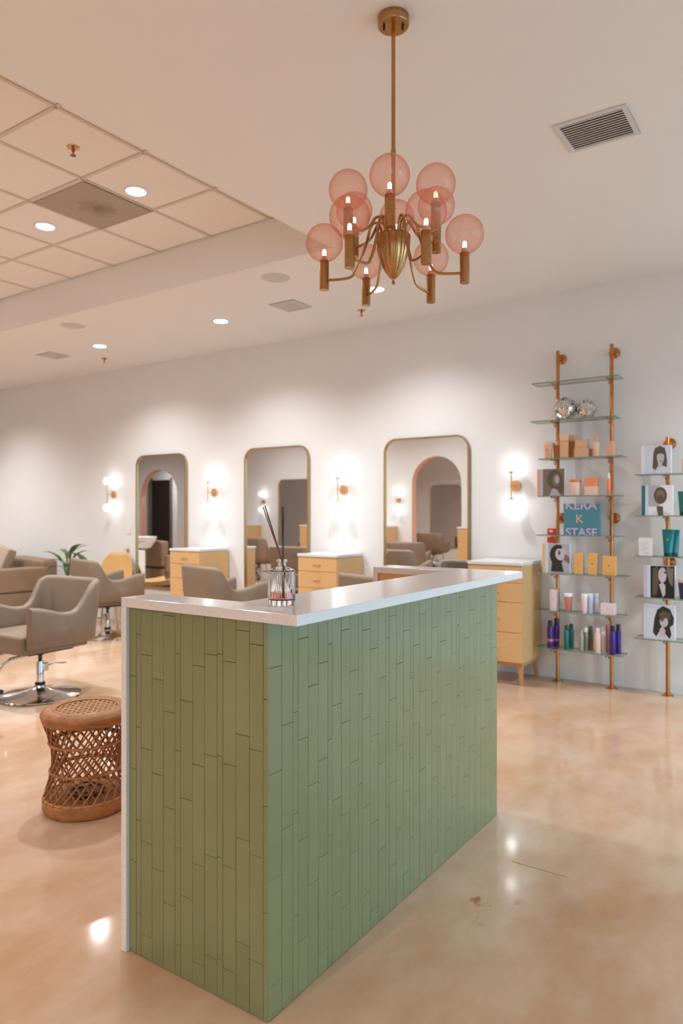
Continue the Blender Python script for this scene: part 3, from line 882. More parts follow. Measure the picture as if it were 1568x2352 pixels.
def cushion(x0, x1, y0, y1, z0, z1, crown=0.02, r=0.04):
    bm = bmesh.new()
    bmesh.ops.create_cube(bm, size=1.0)
    for v in bm.verts: v.co = Vector(((x0+x1)/2+v.co.x*(x1-x0), (y0+y1)/2+v.co.y*(y1-y0), (z0+z1)/2+v.co.z*(z1-z0)))
    bmesh.ops.subdivide_edges(bm, edges=bm.edges, cuts=5, use_grid_fill=True)
    for v in bm.verts:
        u = (v.co.x-x0)/(x1-x0)*2-1; w = (v.co.y-y0)/(y1-y0)*2-1; t = (v.co.z-z0)/(z1-z0)*2-1
        if t > 0.9: v.co.z += crown*(1-u*u)*(1-w*w)
        e = max(0, abs(u)-0.8)*max(0, abs(w)-0.8)
    me = bpy.data.meshes.new('cushion'); bm.to_mesh(me); bm.free()
    return bevel_mesh(me, r, 4, 45)
def styling_chair(label, loc, rz):
    t = thing('styling_chair', label, 'chair', loc, rz, 'taupe salon styling chairs')
    ob('shell', chair_shell(), 'taupe', t)
    ob('seat', cushion(-0.250, 0.250, -0.235, 0.315, 0.365, 0.500, 0.015, 0.035), 'taupe', t)
    ob('seat_plate', bevel_mesh(MB().box(-0.16, 0.16, -0.17, 0.20, 0.340, 0.366).mesh('sp', 0), 0.006, 2), 'black', t)
    ob('column', MB().lathe([(0.026, 0.075), (0.026, 0.255), (0.024, 0.26)], 24), 'chrome', t)
    ob('piston', MB().lathe([(0.014, 0.255), (0.014, 0.30), (0.024, 0.305), (0.024, 0.342)], 18), 'black', t)
    ob('base', MB().lathe([(0.285, 0.0), (0.290, 0.006), (0.286, 0.014), (0.24, 0.024), (0.16, 0.036), (0.085, 0.050), (0.040, 0.066), (0.034, 0.082), (0.0, 0.084)], 56), 'chrome', t)
    ob('collar', MB().lathe([(0.032, 0.080), (0.036, 0.086), (0.036, 0.100), (0.030, 0.106)], 24), 'black', t)
    lv = [(0.0, -0.03, 0.20), (0.01, -0.09, 0.215), (0.03, -0.15, 0.215), (0.06, -0.23, 0.195), (0.08, -0.28, 0.188)]
    lever = ob('pump_lever', MB().tube(lv, [0.005, 0.005, 0.006, 0.007, 0.006], 8), 'chrome', t)
    bbox('lever_block', -0.036, 0.036, -0.050, 0.0, 0.185, 0.245, 'chrome', t, 0.006, 2)
    for s in (-1, 1):
        ob('footrest_arm', MB().tube([(s*0.10, 0.10, 0.345), (s*0.10, 0.30, 0.335), (s*0.10, 0.37, 0.30), (s*0.10, 0.42, 0.20), (s*0.10, 0.44, 0.15)], 0.010, 10), 'chrome', t)
    fb = ob('footrest_bar', MB().tube([(-0.20, 0.44, 0.15), (0.20, 0.44, 0.15)], 0.014, 12), 'chrome', t)
    for s in (-1, 1): ob('end_cap', MB().tube([(s*0.195, 0.44, 0.15), (s*0.212, 0.44, 0.15)], 0.016, 12), 'black', fb)
    return t
# chair facing direction is local +Y
chA = styling_chair('taupe styling chair on chrome disc base beside the wicker stool', (-4.82, 3.11, 0), math.radians(182))
copy_tree(chA, 'taupe styling chair seen from behind facing the far mirror', (-6.50, 5.0, 0), math.radians(-17))
copy_tree(chA, 'taupe styling chair facing the middle mirror, above the counter ledge', (-4.79, 5.03, 0), math.radians(-17))
copy_tree(chA, 'taupe styling chair mostly hidden by the counter before the nearest mirror', (-2.98, 5.06, 0), math.radians(-17))
copy_tree(chA, 'taupe styling chair past the frame edge, seen in the middle mirror', (-6.55, 3.2, 0), math.radians(170))
copy_tree(chA, 'taupe styling chair before the partition, reflected in the nearest mirror', (-5.9, 0.95, 0), math.radians(165))
copy_tree(chA, 'taupe styling chair before the partition mirror', (-9.3, 0.9, 0), math.radians(175))
copy_tree(chA, 'taupe styling chair in the rear room beyond the arch', (-7.9, -3.9, 0), math.radians(175))

# ------------------------------------------------------------------ wicker stool
SX, SY = -2.84, 2.07
st = thing('wicker_stool', 'round hourglass wicker stool with woven cane top beside the desk', 'stool', (SX, SY, 0))
def hour(z):      # radius of the side lattice at height z
    t = (z-0.07)/(0.42-0.07)
    return 0.150 + 0.036*abs(2*t-1)**1.7 + (0.010 if t > 0.5 else 0.0)*abs(2*t-1)
ob('top_rim', MB().lathe([(0.138, 0.444), (0.138, 0.452), (0.150, 0.462), (0.172, 0.464), (0.192, 0.456), (0.203, 0.442), (0.203, 0.432), (0.196, 0.424), (0.150, 0.424)], 72), 'rattanwrap', st)
ob('rim_band', MB().lathe([(0.186, 0.402), (0.194, 0.404), (0.197, 0.413), (0.196, 0.424)], 64, cap=False), 'rattan', st)
ob('inner_ring', MB().tube([(0.140*math.cos(2*PI*k/56), 0.140*math.sin(2*PI*k/56), 0.457) for k in range(56)], 0.0045, 8, closed=True), 'rattanlight', st)
ob('foot_band', MB().lathe([(0.172, 0.004), (0.186, 0.004), (0.193, 0.020), (0.194, 0.052), (0.188, 0.060), (0.174, 0.062)], 72), 'rattanwrap', st)
ob('foot_ring', MB().tube([(0.184*math.cos(2*PI*k/56), 0.184*math.sin(2*PI*k/56), 0.064) for k in range(56)], 0.006, 8, closed=True), 'rattanlight', st)
for z in (0.310, 0.182):
    r = hour(z)+0.004
    ob('waist_hoop', MB().tube([(r*math.cos(2*PI*k/56), r*math.sin(2*PI*k/56), z) for k in range(56)], 0.0065, 8, closed=True), 'rattan', st)
    ob('waist_hoop', MB().tube([((r-0.014)*math.cos(2*PI*k/56), (r-0.014)*math.sin(2*PI*k/56), z-0.004) for k in range(56)], 0.005, 8, closed=True), 'rattan', st)
def rod_mesh(sgn):
    pts = []
    for i in range(17):
        z = 0.058+(0.418-0.058)*i/16
        a = sgn*1.55*(i/16-0.5)
        r = hour(z)-(0.0 if sgn > 0 else 0.007)
        pts.append((r*math.cos(a), r*math.sin(a), z))
    return MB().tube(pts, 0.0042, 6).mesh('cane_rod')
ra, rb_ = rod_mesh(1), rod_mesh(-1)
for k in range(26):
    ob('cane_rod', ra, 'rattan', st, (0, 0, 0), 2*PI*k/26)
    ob('cane_rod', rb_, 'rattan', st, (0, 0, 0), 2*PI*(k+0.5)/26)
mb = MB()
CP = 0.031
def strand(ang, o, zz, hw):
    if abs(o) > 0.134: return
    ca, sa = math.cos(ang), math.sin(ang)
    L = math.sqrt(0.138**2-o*o); vs = []
    for dz in (0, 0.0010):
        for l, w in ((-L, -hw), (L, -hw), (L, hw), (-L, hw)):
            vs.append(((o+w)*-sa+l*ca, (o+w)*ca+l*sa, zz+dz))
    mb.add(vs, [(0,3,2,1),(4,5,6,7),(0,1,5,4),(1,2,6,5),(2,3,7,6),(3,0,4,7)])
for k in range(-9, 10):
    for off in (-0.003, 0.003):
        strand(0, k*CP+off, 0.4530, 0.0018); strand(PI/2, k*CP+off, 0.4533, 0.0018)
    strand(PI/4, (k+0.5)*CP/math.sqrt(2), 0.4536, 0.0026); strand(-PI/4, (k+0.5)*CP/math.sqrt(2), 0.4539, 0.0026)
cw = ob('cane_weave', mb.mesh('cane_weave', 0), 'rattanlight', st); cw['kind'] = 'stuff'
ob('under_brace', MB().tube([(-0.165, 0, 0.405), (0.165, 0, 0.405)], 0.008, 8).tube([(0, -0.165, 0.405), (0, 0.165, 0.405)], 0.008, 8), 'rattan', st)
# cable coil kept inside the stool
pts = []
for i in range(90):
    a = i*0.42; r = 0.075+0.012*math.sin(i*0.37)
    pts.append((SX+0.01+r*math.cos(a), SY+r*math.sin(a), 0.012+0.0009*i+0.004*math.sin(i*1.1)))
tag(ob('cable_coil', MB().tube(pts, 0.004, 6), 'black'), 'coiled black cable stored inside the wicker stool', 'cable')

# ------------------------------------------------------------------ reed diffuser
BX, BY = -1.292, 1.592
bt = thing('reed_diffuser', 'clear ribbed glass reed diffuser with pink oil on the counter', 'diffuser', (BX, BY, ZT))
n = 72; R0 = 0.0375
prof = [(R0*0.97, 0.0005), (R0, 0.004), (R0, 0.096), (R0*0.95, 0.100), (0.016, 0.107), (0.0125, 0.110), (0.0125, 0.121), (0.0155, 0.122), (0.0155, 0.129), (0.0125, 0.129)]
vs, fs = [], []
for i, (r, z) in enumerate(prof):
    for k in range(n):
        a = 2*PI*k/n
        rr = r*(1+(0.012 if k % 2 else -0.012)*(1 if 1 <= i <= 2 else 0))
        vs.append((rr*math.cos(a), rr*math.sin(a), z))
for i in range(len(prof)-1):
    for k in range(n):
        k2 = (k+1) % n; fs.append((i*n+k, i*n+k2, (i+1)*n+k2, (i+1)*n+k))
fs.append(tuple(range(n))[::-1])
gb = MB().add(vs, fs)
gb.lathe([(0.0105, 0.129), (0.0105, 0.108), (0.015, 0.103), (R0-0.004, 0.096), (R0-0.004, 0.018), (R0-0.006, 0.015), (0.0, 0.015)], 72, cap=False)
gb.add([(r*math.cos(2*PI*k/n), r*math.sin(2*PI*k/n), 0.129) for r in (0.0125, 0.0105) for k in range(n)], [(k, (k+1) % n, n+(k+1) % n, n+k) for k in range(n)])
ob('glass_bottle', gb.mesh('glass_bottle', 25), 'solidglass', bt)
ob('oil', MB().lathe([(0.0, 0.015), (0.0325, 0.0155), (0.0325, 0.038), (0.0, 0.038)], 40), 'liquid', bt)
rtv = Vector((math.cos(math.radians(34.3)), math.sin(math.radians(34.3)), 0)); fwv = Vector((-rtv.y, rtv.x, 0))
for (lx, ly, top, m) in ((-0.054, 0.0, 0.279, 'redreed'), (-0.050, 0.012, 0.283, 'reed'), (0.0, 0.0, 0.281, 'reed'), (0.004, 0.010, 0.279, 'reed')):
    p0 = rtv*(0.006-lx*0.05)+Vector((0, 0, 0.018)); p1 = rtv*lx+fwv*ly+Vector((0, 0, top))
    pm = rtv*(0.003+lx*0.06)+Vector((0, 0, 0.126))
    d = (p1-pm)
    ob('reed', MB().tube([pm-d*0.68, pm, p1], 0.0017, 7), m, bt)

# ------------------------------------------------------------------ copper pipe shelving
def shelf_unit(label, poles, ptop, zs, xr, flz, loc):
    t = thing('pipe_shelf', label, 'shelf', loc)
    ox, oy = loc[0], loc[1]
    PYY = 5.732
    for px in poles:
        p = ob('pole', MB().lathe([(0.0142, 0.004), (0.0142, ptop-0.004), (0.012, ptop), (0.0, ptop)], 18), 'copper', t, (px-ox, PYY-oy, 0))
        ob('floor_flange', MB().lathe([(0.043, 0.0), (0.043, 0.006), (0.020, 0.010), (0.020, 0.022), (0.0145, 0.024)], 28), 'copper', p)
        for z in flz:
            ob('wall_flange', MB().lathe([(0.042, 0.0), (0.042, 0.006), (0.018, 0.012), (0.013, 0.020), (0.013, 0.086)], 28), 'copper', p, (0, 0.097, z), rot=(PI/2, 0, 0))
    for i, z in enumerate(zs):
        a, b = xr[i]
        mb = MB().box(a-ox, b-ox, 5.553-oy, 5.713-oy, z-0.004, z+0.004)
        mb.mi = [0, 0, 1, 1, 1, 1]
        g = ob('glass_shelf', mb.mesh('glass_shelf', 0), ['shelfglass', 'glassedge'], t)
        for px in poles:
            xx = px-ox
            pts = [(xx, 5.714-oy, z-0.10), (xx, 5.712-oy, z-0.02), (xx, 5.70-oy, z-0.0085), (xx, 5.62-oy, z-0.0085), (xx, 5.567-oy, z-0.0085), (xx, 5.558-oy, z-0.014)]
            bkt = ob('bracket', MB().tube(pts, 0.0058, 6), 'copper', t)
            hk = [(xx, 5.655-oy+0.024*math.cos(q), z-0.012-0.030*math.sin(q)) for q in [PI*k/8 for k in range(9)]]
            ob('bracket_loop', MB().tube(hk, 0.0036, 6), 'copper', bkt)
    return t
Z1 = [2.380, 2.078, 1.778, 1.484, 1.176, 0.876, 0.577, 0.283]
XR1 = [(-1.955, -1.295), (-1.965, -1.313), (-1.902, -1.267), (-1.907, -1.289), (-1.918, -1.282), (-1.907, -1.245), (-1.925, -1.266), (-1.922, -1.263)]
shelf_unit('tall copper pipe shelf unit with eight glass shelves on the back wall', (-1.802, -1.385), 2.658, Z1, XR1, (2.605, 1.312), (-1.6, 5.732, 0))
Z2 = [1.633, 1.331, 1.035, 0.734, 0.432]
shelf_unit('shorter copper pipe shelf unit with five glass shelves at the frame edge', (-0.985, -0.56), 1.92, Z2, [(-1.18, -0.36)]*5, (1.873, 0.984), (-0.77, 5.732, 0))
def S(i): return Z1[i-1]+0.004
def U(i): return Z2[i-1]+0.004

# ---- products
def mball(x, r, z, label):
    t = thing('mirror_ball', label, 'ornament', (x, 5.63, z))
    m = max(10, int(r*PI/0.0150)); vs, fs = [], []
    rr = random.Random(5)
    me = MB()
    for i in range(m):
        t0, t1 = PI*i/m, PI*(i+1)/m
        nn = max(4, int(2*PI*math.sin((t0+t1)/2)*r/0.0150))
        for k in range(nn):
            a0, a1 = 2*PI*k/nn+0.02, 2*PI*(k+1)/nn-0.02
            q = []
            for th, a in ((t0+0.012, a0), (t0+0.012, a1), (t1-0.012, a1), (t1-0.012, a0)):
                q.append(Vector((math.sin(th)*math.cos(a), math.sin(th)*math.sin(a), math.cos(th)))*r)
            c = sum(q, Vector())/4; nrm = c.normalized()
            tilt = Vector((rr.uniform(-1, 1), rr.uniform(-1, 1), rr.uniform(-1, 1)))*0.16
            q = [v+nrm*(v-c).dot(tilt) for v in q]
            me.add(q, [(0, 3, 2, 1)])
    o = ob('mirror_facets', me.mesh('facets', 0), 'mirror', t, (0, 0, r)); o['kind'] = 'stuff'
    ob('ball_core', MB().sphere((0, 0, r), r*0.965, 24, 14), 'ventdark', t)
    ob('hanging_cap', MB().lathe([(0.010, r*2-0.004), (0.010, r*2+0.004), (0.004, r*2+0.006), (0.0, r*2+0.006)], 12), 'chrome', t)
mball(-1.708, 0.090, S(2), 'larger silver mirror ball on the second glass shelf')
mball(-1.547, 0.073, S(2), 'smaller silver mirror ball on the second glass shelf')

def text_mesh(s, size, bold=0.0, ext=0.0006):
    cu = bpy.data.curves.new('t', 'FONT'); cu.body = s; cu.size = size; cu.extrude = ext; cu.offset = bold
    cu.align_x = 'CENTER'; cu.align_y = 'CENTER'
    o = bpy.data.objects.new('t', cu); COL.objects.link(o)
    bpy.context.view_layer.update()
    dg = bpy.context.evaluated_depsgraph_get()
    me = bpy.data.meshes.new_from_object(o.evaluated_get(dg))
    bpy.data.objects.remove(o)
    me.materials.clear()
    me.transform(Matrix.Rotation(PI/2, 4, 'X'))
    return me
def clip_z(me, zmin=None, zmax=None):
    bm = bmesh.new(); bm.from_mesh(me)
    if zmax is not None:
        bmesh.ops.bisect_plane(bm, geom=bm.verts[:]+bm.edges[:]+bm.faces[:], plane_co=(0, 0, zmax), plane_no=(0, 0, 1), clear_outer=True)
    if zmin is not None:
        bmesh.ops.bisect_plane(bm, geom=bm.verts[:]+bm.edges[:]+bm.faces[:], plane_co=(0, 0, zmin), plane_no=(0, 0, -1), clear_outer=True)
    bm.to_mesh(me); bm.free(); return me
def flat(pts, y, th=0.0005):
    n = len(pts)
    vs = [(x, y, z) for x, z in pts]+[(x, y-th, z) for x, z in pts]
    fs = [tuple(range(n)), tuple(range(n, 2*n))[::-1]]
    for i in range(n):
        j = (i+1) % n; fs.append((i, n+i, n+j, j))
    return MB().add(vs, fs)
def ell(cx, cz, rx, rz_, n=24, a0=0.0, a1=2*PI):
    return [(cx+rx*math.cos(a0+(a1-a0)*k/n), cz+rz_*math.sin(a0+(a1-a0)*k/n)) for k in range(n)]
def pack(name, label, cat, x0, x1, h, zb, yf, depth, mat, group=None, marks=(), cap=None):
    """carton: body (+ a coloured upper band), printed marks"""
    xc = (x0+x1)/2
    t = thing(name, label, cat, (xc, yf, zb), group=group)
    w = (x1-x0)/2
    if cap:
        cm, ch_ = cap
        bbox('body', -w, w, 0, depth, 0, h-ch_, mat, t, 0.0015, 1); bbox('upper_band', -w, w, 0, depth, h-ch_, h, cm, t, 0.0015, 1)
    else:
        bbox('body', -w, w, 0, depth, 0, h-0.002, mat, t, 0.002, 1)
        bbox('top_flap', -w+0.001, w-0.001, 0.001, depth-0.001, h-0.002, h, mat, t)
    for s, sz, cx, cz, m in marks:
        ob('printed_mark', text_mesh(s, sz), m, t, (cx, -0.0004, cz))
    return t
def round_pack(name, label, cat, x, y, zb, prof, mat, capprof=None, capmat=None, group=None, bands=(), n=24, extra=None):
    t = thing(name, label, cat, (x, y, zb), group=group)
    ob('body', MB().lathe(prof, n), mat, t)
    if capprof: ob('cap', MB().lathe(capprof, n), capmat, t)
    for z0, z1, r, m in bands: ob('label_band', MB().lathe([(r, z0), (r+0.0006, z0+0.0005), (r+0.0006, z1-0.0005), (r, z1)], n, cap=False), m, t)
    if extra: extra(t)
    return t
def can(label, x, y, zb, r, h, mat, cap, group=None, bands=()):
    ch_ = h*0.16
    return round_pack('spray_can', label, 'spray can', x, y, zb, [(r*0.94, 0), (r, 0.004), (r, h*0.74), (r*0.9, h*0.78), (r*0.62, h*0.82), (0.0, h*0.82)], mat,
                      [(r*0.72, h*0.80), (r*0.74, h*0.82), (r*0.74, h-0.003), (r*0.66, h), (0.0, h)], cap, group, bands)
def jar(label, x, y, zb, r, h, mat, lid, taper=0.82, group=None, cat='jar', name='jar', marks=()):
    lh = h*0.18
    t = round_pack(name, label, cat, x, y, zb, [(r*taper, 0), (r*(taper+0.03), 0.003), (r, h-lh-0.004), (r*0.97, h-lh), (0, h-lh)], mat,
                   [(r*1.0, h-lh), (r*1.02, h-lh+0.002), (r*1.02, h-0.003), (r*0.97, h), (0.0, h)], lid, group)
    for s, sz, z, m in marks: ob('printed_mark', text_mesh(s, sz), m, t, (0, -r*0.97-0.0006, z))
    return t
def tube_pack(label, x, y, zb, w, d, h, mat, capm, group=None, marks=()):
    """squeeze tube standing on its cap: round cap below, flat crimp on top"""
    t = thing('squeeze_tube', label, 'tube', (x, y, zb), group=group)
    n = 20; vs, fs = [], []
    for i in range(9):
        q = i/8; z = h*0.14+(h*0.86)*q
        rx = w*0.36+(w*0.5-w*0.36)*q; ry = d*0.5*(1-q)**0.7+0.0015
        for k in range(n):
            a = 2*PI*k/n; vs.append((rx*math.cos(a), ry*math.sin(a), z))
    for i in range(8):
        for k in range(n):
            k2 = (k+1) % n; fs.append((i*n+k, i*n+k2, (i+1)*n+k2, (i+1)*n+k))
    fs.append(tuple(8*n+k for k in range(n))); fs.append(tuple(range(n))[::-1])
    ob('body', MB().add(vs, fs).mesh('body', 50), mat, t)
    ob('cap', MB().lathe([(w*0.34, 0), (w*0.35, 0.002), (w*0.35, h*0.14), (0, h*0.14)], 20, mat=Matrix.Scale(min(1, d*0.5/(w*0.35)), 4, (0, 1, 0))), capm, t)
    for s, sz, z, m in marks: ob('printed_mark', text_mesh(s, sz), m, t, (0, -d*0.34-0.001, z))
    return t

# shelf 3: peach range
jar('peach tapered jar at the near end of the peach shelf, in front', -1.838, 5.605, S(3), 0.035, 0.133, 'peach_pack', 'peach_light', marks=(('K', 0.022, 0.07, 'gold_dark'),))
jar('darker peach jar tucked behind the front peach jar', -1.782, 5.655, S(3), 0.033, 0.128, 'peach_deep', 'peach_light')
def tall_bottle(label, x, y, zb, w, d, h, m1, m2):
    t = thing('squeeze_bottle', label, 'bottle', (x, y, zb))
    bbox('body', -w/2, w/2, -d/2, d/2, 0, h*0.70, m1, t, 0.008, 3)
    vs = [(-w/2, -d/2), (w/2, -d/2), (w/2, d/2), (-w/2, d/2)]
    c = MB().add([(a*0.96, b*0.96, h*0.70) for a, b in vs]+[(a*1.06, b*0.9, h) for a, b in vs], [(0,3,2,1),(4,5,6,7),(0,1,5,4),(1,2,6,5),(2,3,7,6),(3,0,4,7)])
    ob('cap', bevel_mesh(c.mesh('cap', 0), 0.004, 2), m2, t)
tall_bottle('tall peach squeeze bottle on the peach shelf, in front', -1.710, 5.600, S(3), 0.066, 0.036, 0.188, 'peach_pack', 'peach_light')
tall_bottle('tall amber squeeze bottle behind the tall peach bottle', -1.664, 5.655, S(3), 0.050, 0.036, 0.184, 'peach_deep', 'peach_pack')
pack('carton', 'wide peach carton stacked on top on the peach shelf', 'box', -1.626, -1.534, 0.066, S(3)+0.071, 5.592, 0.05, 'tan_pack', marks=(('K', 0.02, 0, 0.035, 'paper'),))
pack('carton', 'wide peach carton at the bottom of the stacked pair', 'box', -1.631, -1.524, 0.071, S(3), 5.585, 0.06, 'tan_pack', marks=(('K', 0.02, 0, 0.035, 'paper'),))
pack('carton', 'small peach carton behind the stacked cartons', 'box', -1.530, -1.498, 0.066, S(3), 5.652, 0.045, 'peach_pack')
def pump(t):
    ob('pump_neck', MB().lathe([(0.008, 0.118), (0.008, 0.150), (0.012, 0.152), (0.012, 0.160), (0.005, 0.164), (0.005, 0.176)], 14), 'peach_pack', t)
    ob('pump_spout', MB().tube([(-0.012, 0, 0.178), (0.006, 0, 0.180), (0.024, 0, 0.176)], [0.008, 0.007, 0.004], 8), 'peach_pack', t)
round_pack('pump_bottle', 'peach pump bottle with spout on the peach shelf', 'bottle', -1.468, 5.61, S(3), [(0.024, 0), (0.026, 0.003), (0.026, 0.105), (0.020, 0.114), (0.011, 0.118), (0, 0.118)], 'peach_light', extra=pump)
pack('carton', 'square peach carton at the far end of the peach shelf', 'box', -1.388, -1.338, 0.113, S(3), 5.585, 0.09, 'tan_pack', marks=(('K', 0.02, 0, 0.06, 'paper'),))

def display_book(label, x0, x1, h, zb, spine, pale, art, yf=5.572):
    w = x1-x0; xc = (x0+x1)/2
    t = thing('display_block', label, 'display', (xc, yf, zb))
    sw = 0.024; pw = 0.022
    c0_ = -w/2+sw+pw; c1_ = w/2
    bbox('block', -w/2, w/2, 0, 0.045, 0, h, 'paper', t, 0.001, 1)
    bbox('spine_strip', -w/2, -w/2+sw, -0.0006, 0, 0.0, h, spine, t)
    bbox('pale_strip', -w/2+sw, -w/2+sw+pw, -0.0006, 0, 0.0, h, pale, t)
    pt = bbox('photo_ground', c0_, c1_, -0.0006, 0, 0.0, h, art[0], t)
    cw_ = c1_-c0_
    for i, (pts, m) in enumerate(art[1]):
        P2 = [(min(c1_, max(c0_, c0_+cw_*u)), min(h, max(0, h*v))) for u, v in pts]
        ob('printed_shape', flat(P2, -0.0006-0.0004*i, 0.0004), m, pt)
    return t
# hair-campaign photographs as flat print: hair mass, face, neck, clothing
art_soft = ('print_taupe', [(ell(0.55, 0.60, 0.36, 0.36), 'print_brown'), (ell(0.62, 0.58, 0.18, 0.24), 'print_taupe'), (ell(0.66, 0.60, 0.10, 0.15), 'print_grey'), ([(0.3, 0.0), (0.45, 0.28), (0.7, 0.22), (0.85, 0.0)], 'print_grey'), ([(0.62, 0.28), (0.92, 0.55), (0.98, 0.2), (0.80, 0.05)], 'print_brown')])
art_back = ('paper', [([(0.0, 0.30), (0.48, 0.30), (0.48, 1.0), (0.0, 1.0)], 'print_grey'), ([(0.05, 0.0), (0.30, 0.16), (0.72, 0.16), (0.98, 0.0)], 'bluewhite'), ([(0.34, 0.30), (0.40, 0.0), (0.62, 0.0), (0.60, 0.30)], 'print_brown'), (ell(0.50, 0.66, 0.27, 0.28), 'print_brown'), (ell(0.50, 0.70, 0.17, 0.15), 'print_taupe'), (ell(0.49, 0.60, 0.10, 0.08), 'print_brown')])
art_fringe = ('bluewhite', [([(0.20, 0.20), (0.24, 0.75), (0.32, 0.92), (0.52, 0.985), (0.74, 0.90), (0.80, 0.70), (0.84, 0.42), (0.82, 0.22), (0.66, 0.28), (0.42, 0.24), (0.34, 0.14)], 'print_brown'), (ell(0.55, 0.58, 0.16, 0.24), 'print_skin'), ([(0.36, 0.92), (0.34, 0.66), (0.55, 0.72), (0.76, 0.66), (0.72, 0.92)], 'print_brown'), ([(0.45, 0.38), (0.44, 0.22), (0.64, 0.22), (0.62, 0.38)], 'print_skin'), ([(0.30, 0.0), (0.40, 0.22), (0.62, 0.26), (0.86, 0.0)], 'bluewhite'), (ell(0.57, 0.45, 0.05, 0.018), 'print_brown')])
art_dark = ('black_print', [([(0.08, 0.05), (0.10, 0.9), (0.30, 1.0), (0.36, 0.6), (0.26, 0.1)], 'print_brown'), ([(0.62, 1.0), (0.96, 0.92), (0.92, 0.35), (0.78, 0.5)], 'print_taupe'), (ell(0.50, 0.72, 0.17, 0.24), 'print_skin'), ([(0.36, 0.42), (0.50, 0.50), (0.62, 0.40), (0.62, 0.12), (0.52, 0.02)], 'print_skin'), (ell(0.62, 0.80, 0.06, 0.03), 'black_print'), ([(0.48, 1.0), (0.66, 1.0), (0.70, 0.86), (0.58, 0.94)], 'print_dark')])
art_wave = ('bluewhite', [([(0.10, 0.20), (0.16, 0.60), (0.28, 0.86), (0.52, 0.98), (0.80, 0.90), (0.96, 0.66), (0.94, 0.46), (0.80, 0.38), (0.86, 0.18), (0.80, 0.04), (0.60, 0.18), (0.46, 0.34), (0.34, 0.20), (0.24, 0.08)], 'print_dark'), (ell(0.56, 0.52, 0.17, 0.15), 'print_skin'), ([(0.36, 0.74), (0.50, 0.84), (0.84, 0.78), (0.84, 0.60), (0.62, 0.64), (0.46, 0.50)], 'print_brown'), ([(0.38, 0.30), (0.50, 0.40), (0.62, 0.28), (0.60, 0.10), (0.40, 0.08)], 'print_skin'), ([(0.60, 0.34), (0.80, 0.36), (0.84, 0.12), (0.66, 0.18)], 'print_dark')])
art_profile = ('print_grey', [(ell(0.40, 0.62, 0.32, 0.34), 'print_dark'), (ell(0.58, 0.66, 0.25, 0.22), 'print_skin'), ([(0.36, 0.98), (0.62, 0.96), (0.66, 0.84), (0.42, 0.84)], 'print_dark'), ([(0.78, 0.66), (0.98, 0.58), (0.98, 0.34), (0.72, 0.46)], 'print_taupe'), ([(0.14, 0.06), (0.20, 0.50), (0.60, 0.44), (0.72, 0.06)], 'print_dark'), (ell(0.52, 0.70, 0.05, 0.08), 'print_brown')])
# shelf 4
display_book('display block with orange edge and sepia hair portrait on the fourth shelf', -1.916, -1.700, 0.211, S(4), 'spine_orange', 'page_grey', art_soft)
jar('orange-lidded peach jar beside the sepia portrait', -1.628, 5.612, S(4), 0.042, 0.126, 'blush', 'orange_lid', 0.84)
pack('carton', 'orange and blush two-tone carton on the fourth shelf', 'box', -1.551, -1.458, 0.135, S(4), 5.585, 0.06, 'blush', cap=('orange_pack', 0.066))
round_pack('serum_bottle', 'slim orange serum bottle with white cap by the pole', 'bottle', -1.376, 5.61, S(4), [(0.013, 0), (0.014, 0.002), (0.014, 0.115), (0.008, 0.128), (0, 0.128)], 'orange_pack', [(0.0085, 0.126), (0.0095, 0.13), (0.008, 0.165), (0.0, 0.172)], 'cap_white')
# shelf 5: brand sign
sg = thing('shop_sign', 'teal block sign with lilac and gold lettering on the fifth shelf', 'sign', (-1.573, 5.585, S(5)))
bbox('board', -0.138, 0.138, 0, 0.03, 0, 0.246, 'teal_sign', sg, 0.0015, 1)
m_ = text_mesh('KERA', 0.088, 0.0012); m_.transform(Matrix.Scale(1.13, 4, (1, 0, 0)))
m_.transform(Matrix.Translation((-0.006, 0, 0.228))); ob('lettering', clip_z(m_, None, 0.2455), 'lilac', sg, (0, -0.0004, 0))
m_ = text_mesh('STASE', 0.088, 0.0012); m_.transform(Matrix.Scale(1.02, 4, (1, 0, 0)))
m_.transform(Matrix.Translation((-0.002, 0, 0.020))); ob('lettering', clip_z(m_, 0.0005, None), 'lilac', sg, (0, -0.0004, 0))
ob('lettering', text_mesh('K', 0.095, -0.0008), 'gold_print', sg, (-0.015, -0.0004, 0.124))
# shelf 6
display_book('display block with gold edge and dark-haired profile portrait on the sixth shelf', -1.874, -1.658, 0.230, S(6), 'spine_gold', 'page_pale', art_profile)
pack('carton', 'narrow gold carton next to the profile portrait', 'box', -1.629, -1.565, 0.164, S(6), 5.585, 0.045, 'gold_pack', 'gold cartons', (('K', 0.022, 0, 0.085, 'gold_dark'),))
pack('carton', 'narrow gold carton in the middle of the gold cartons', 'box', -1.524, -1.460, 0.164, S(6), 5.585, 0.045, 'gold_pack', 'gold cartons', (('K', 0.022, 0, 0.085, 'gold_dark'),))
pack('carton', 'wide gold carton in front of the second pole', 'box', -1.417, -1.322, 0.146, S(6), 5.585, 0.06, 'gold_pack', 'gold cartons', (('K', 0.022, 0, 0.075, 'gold_dark'),))
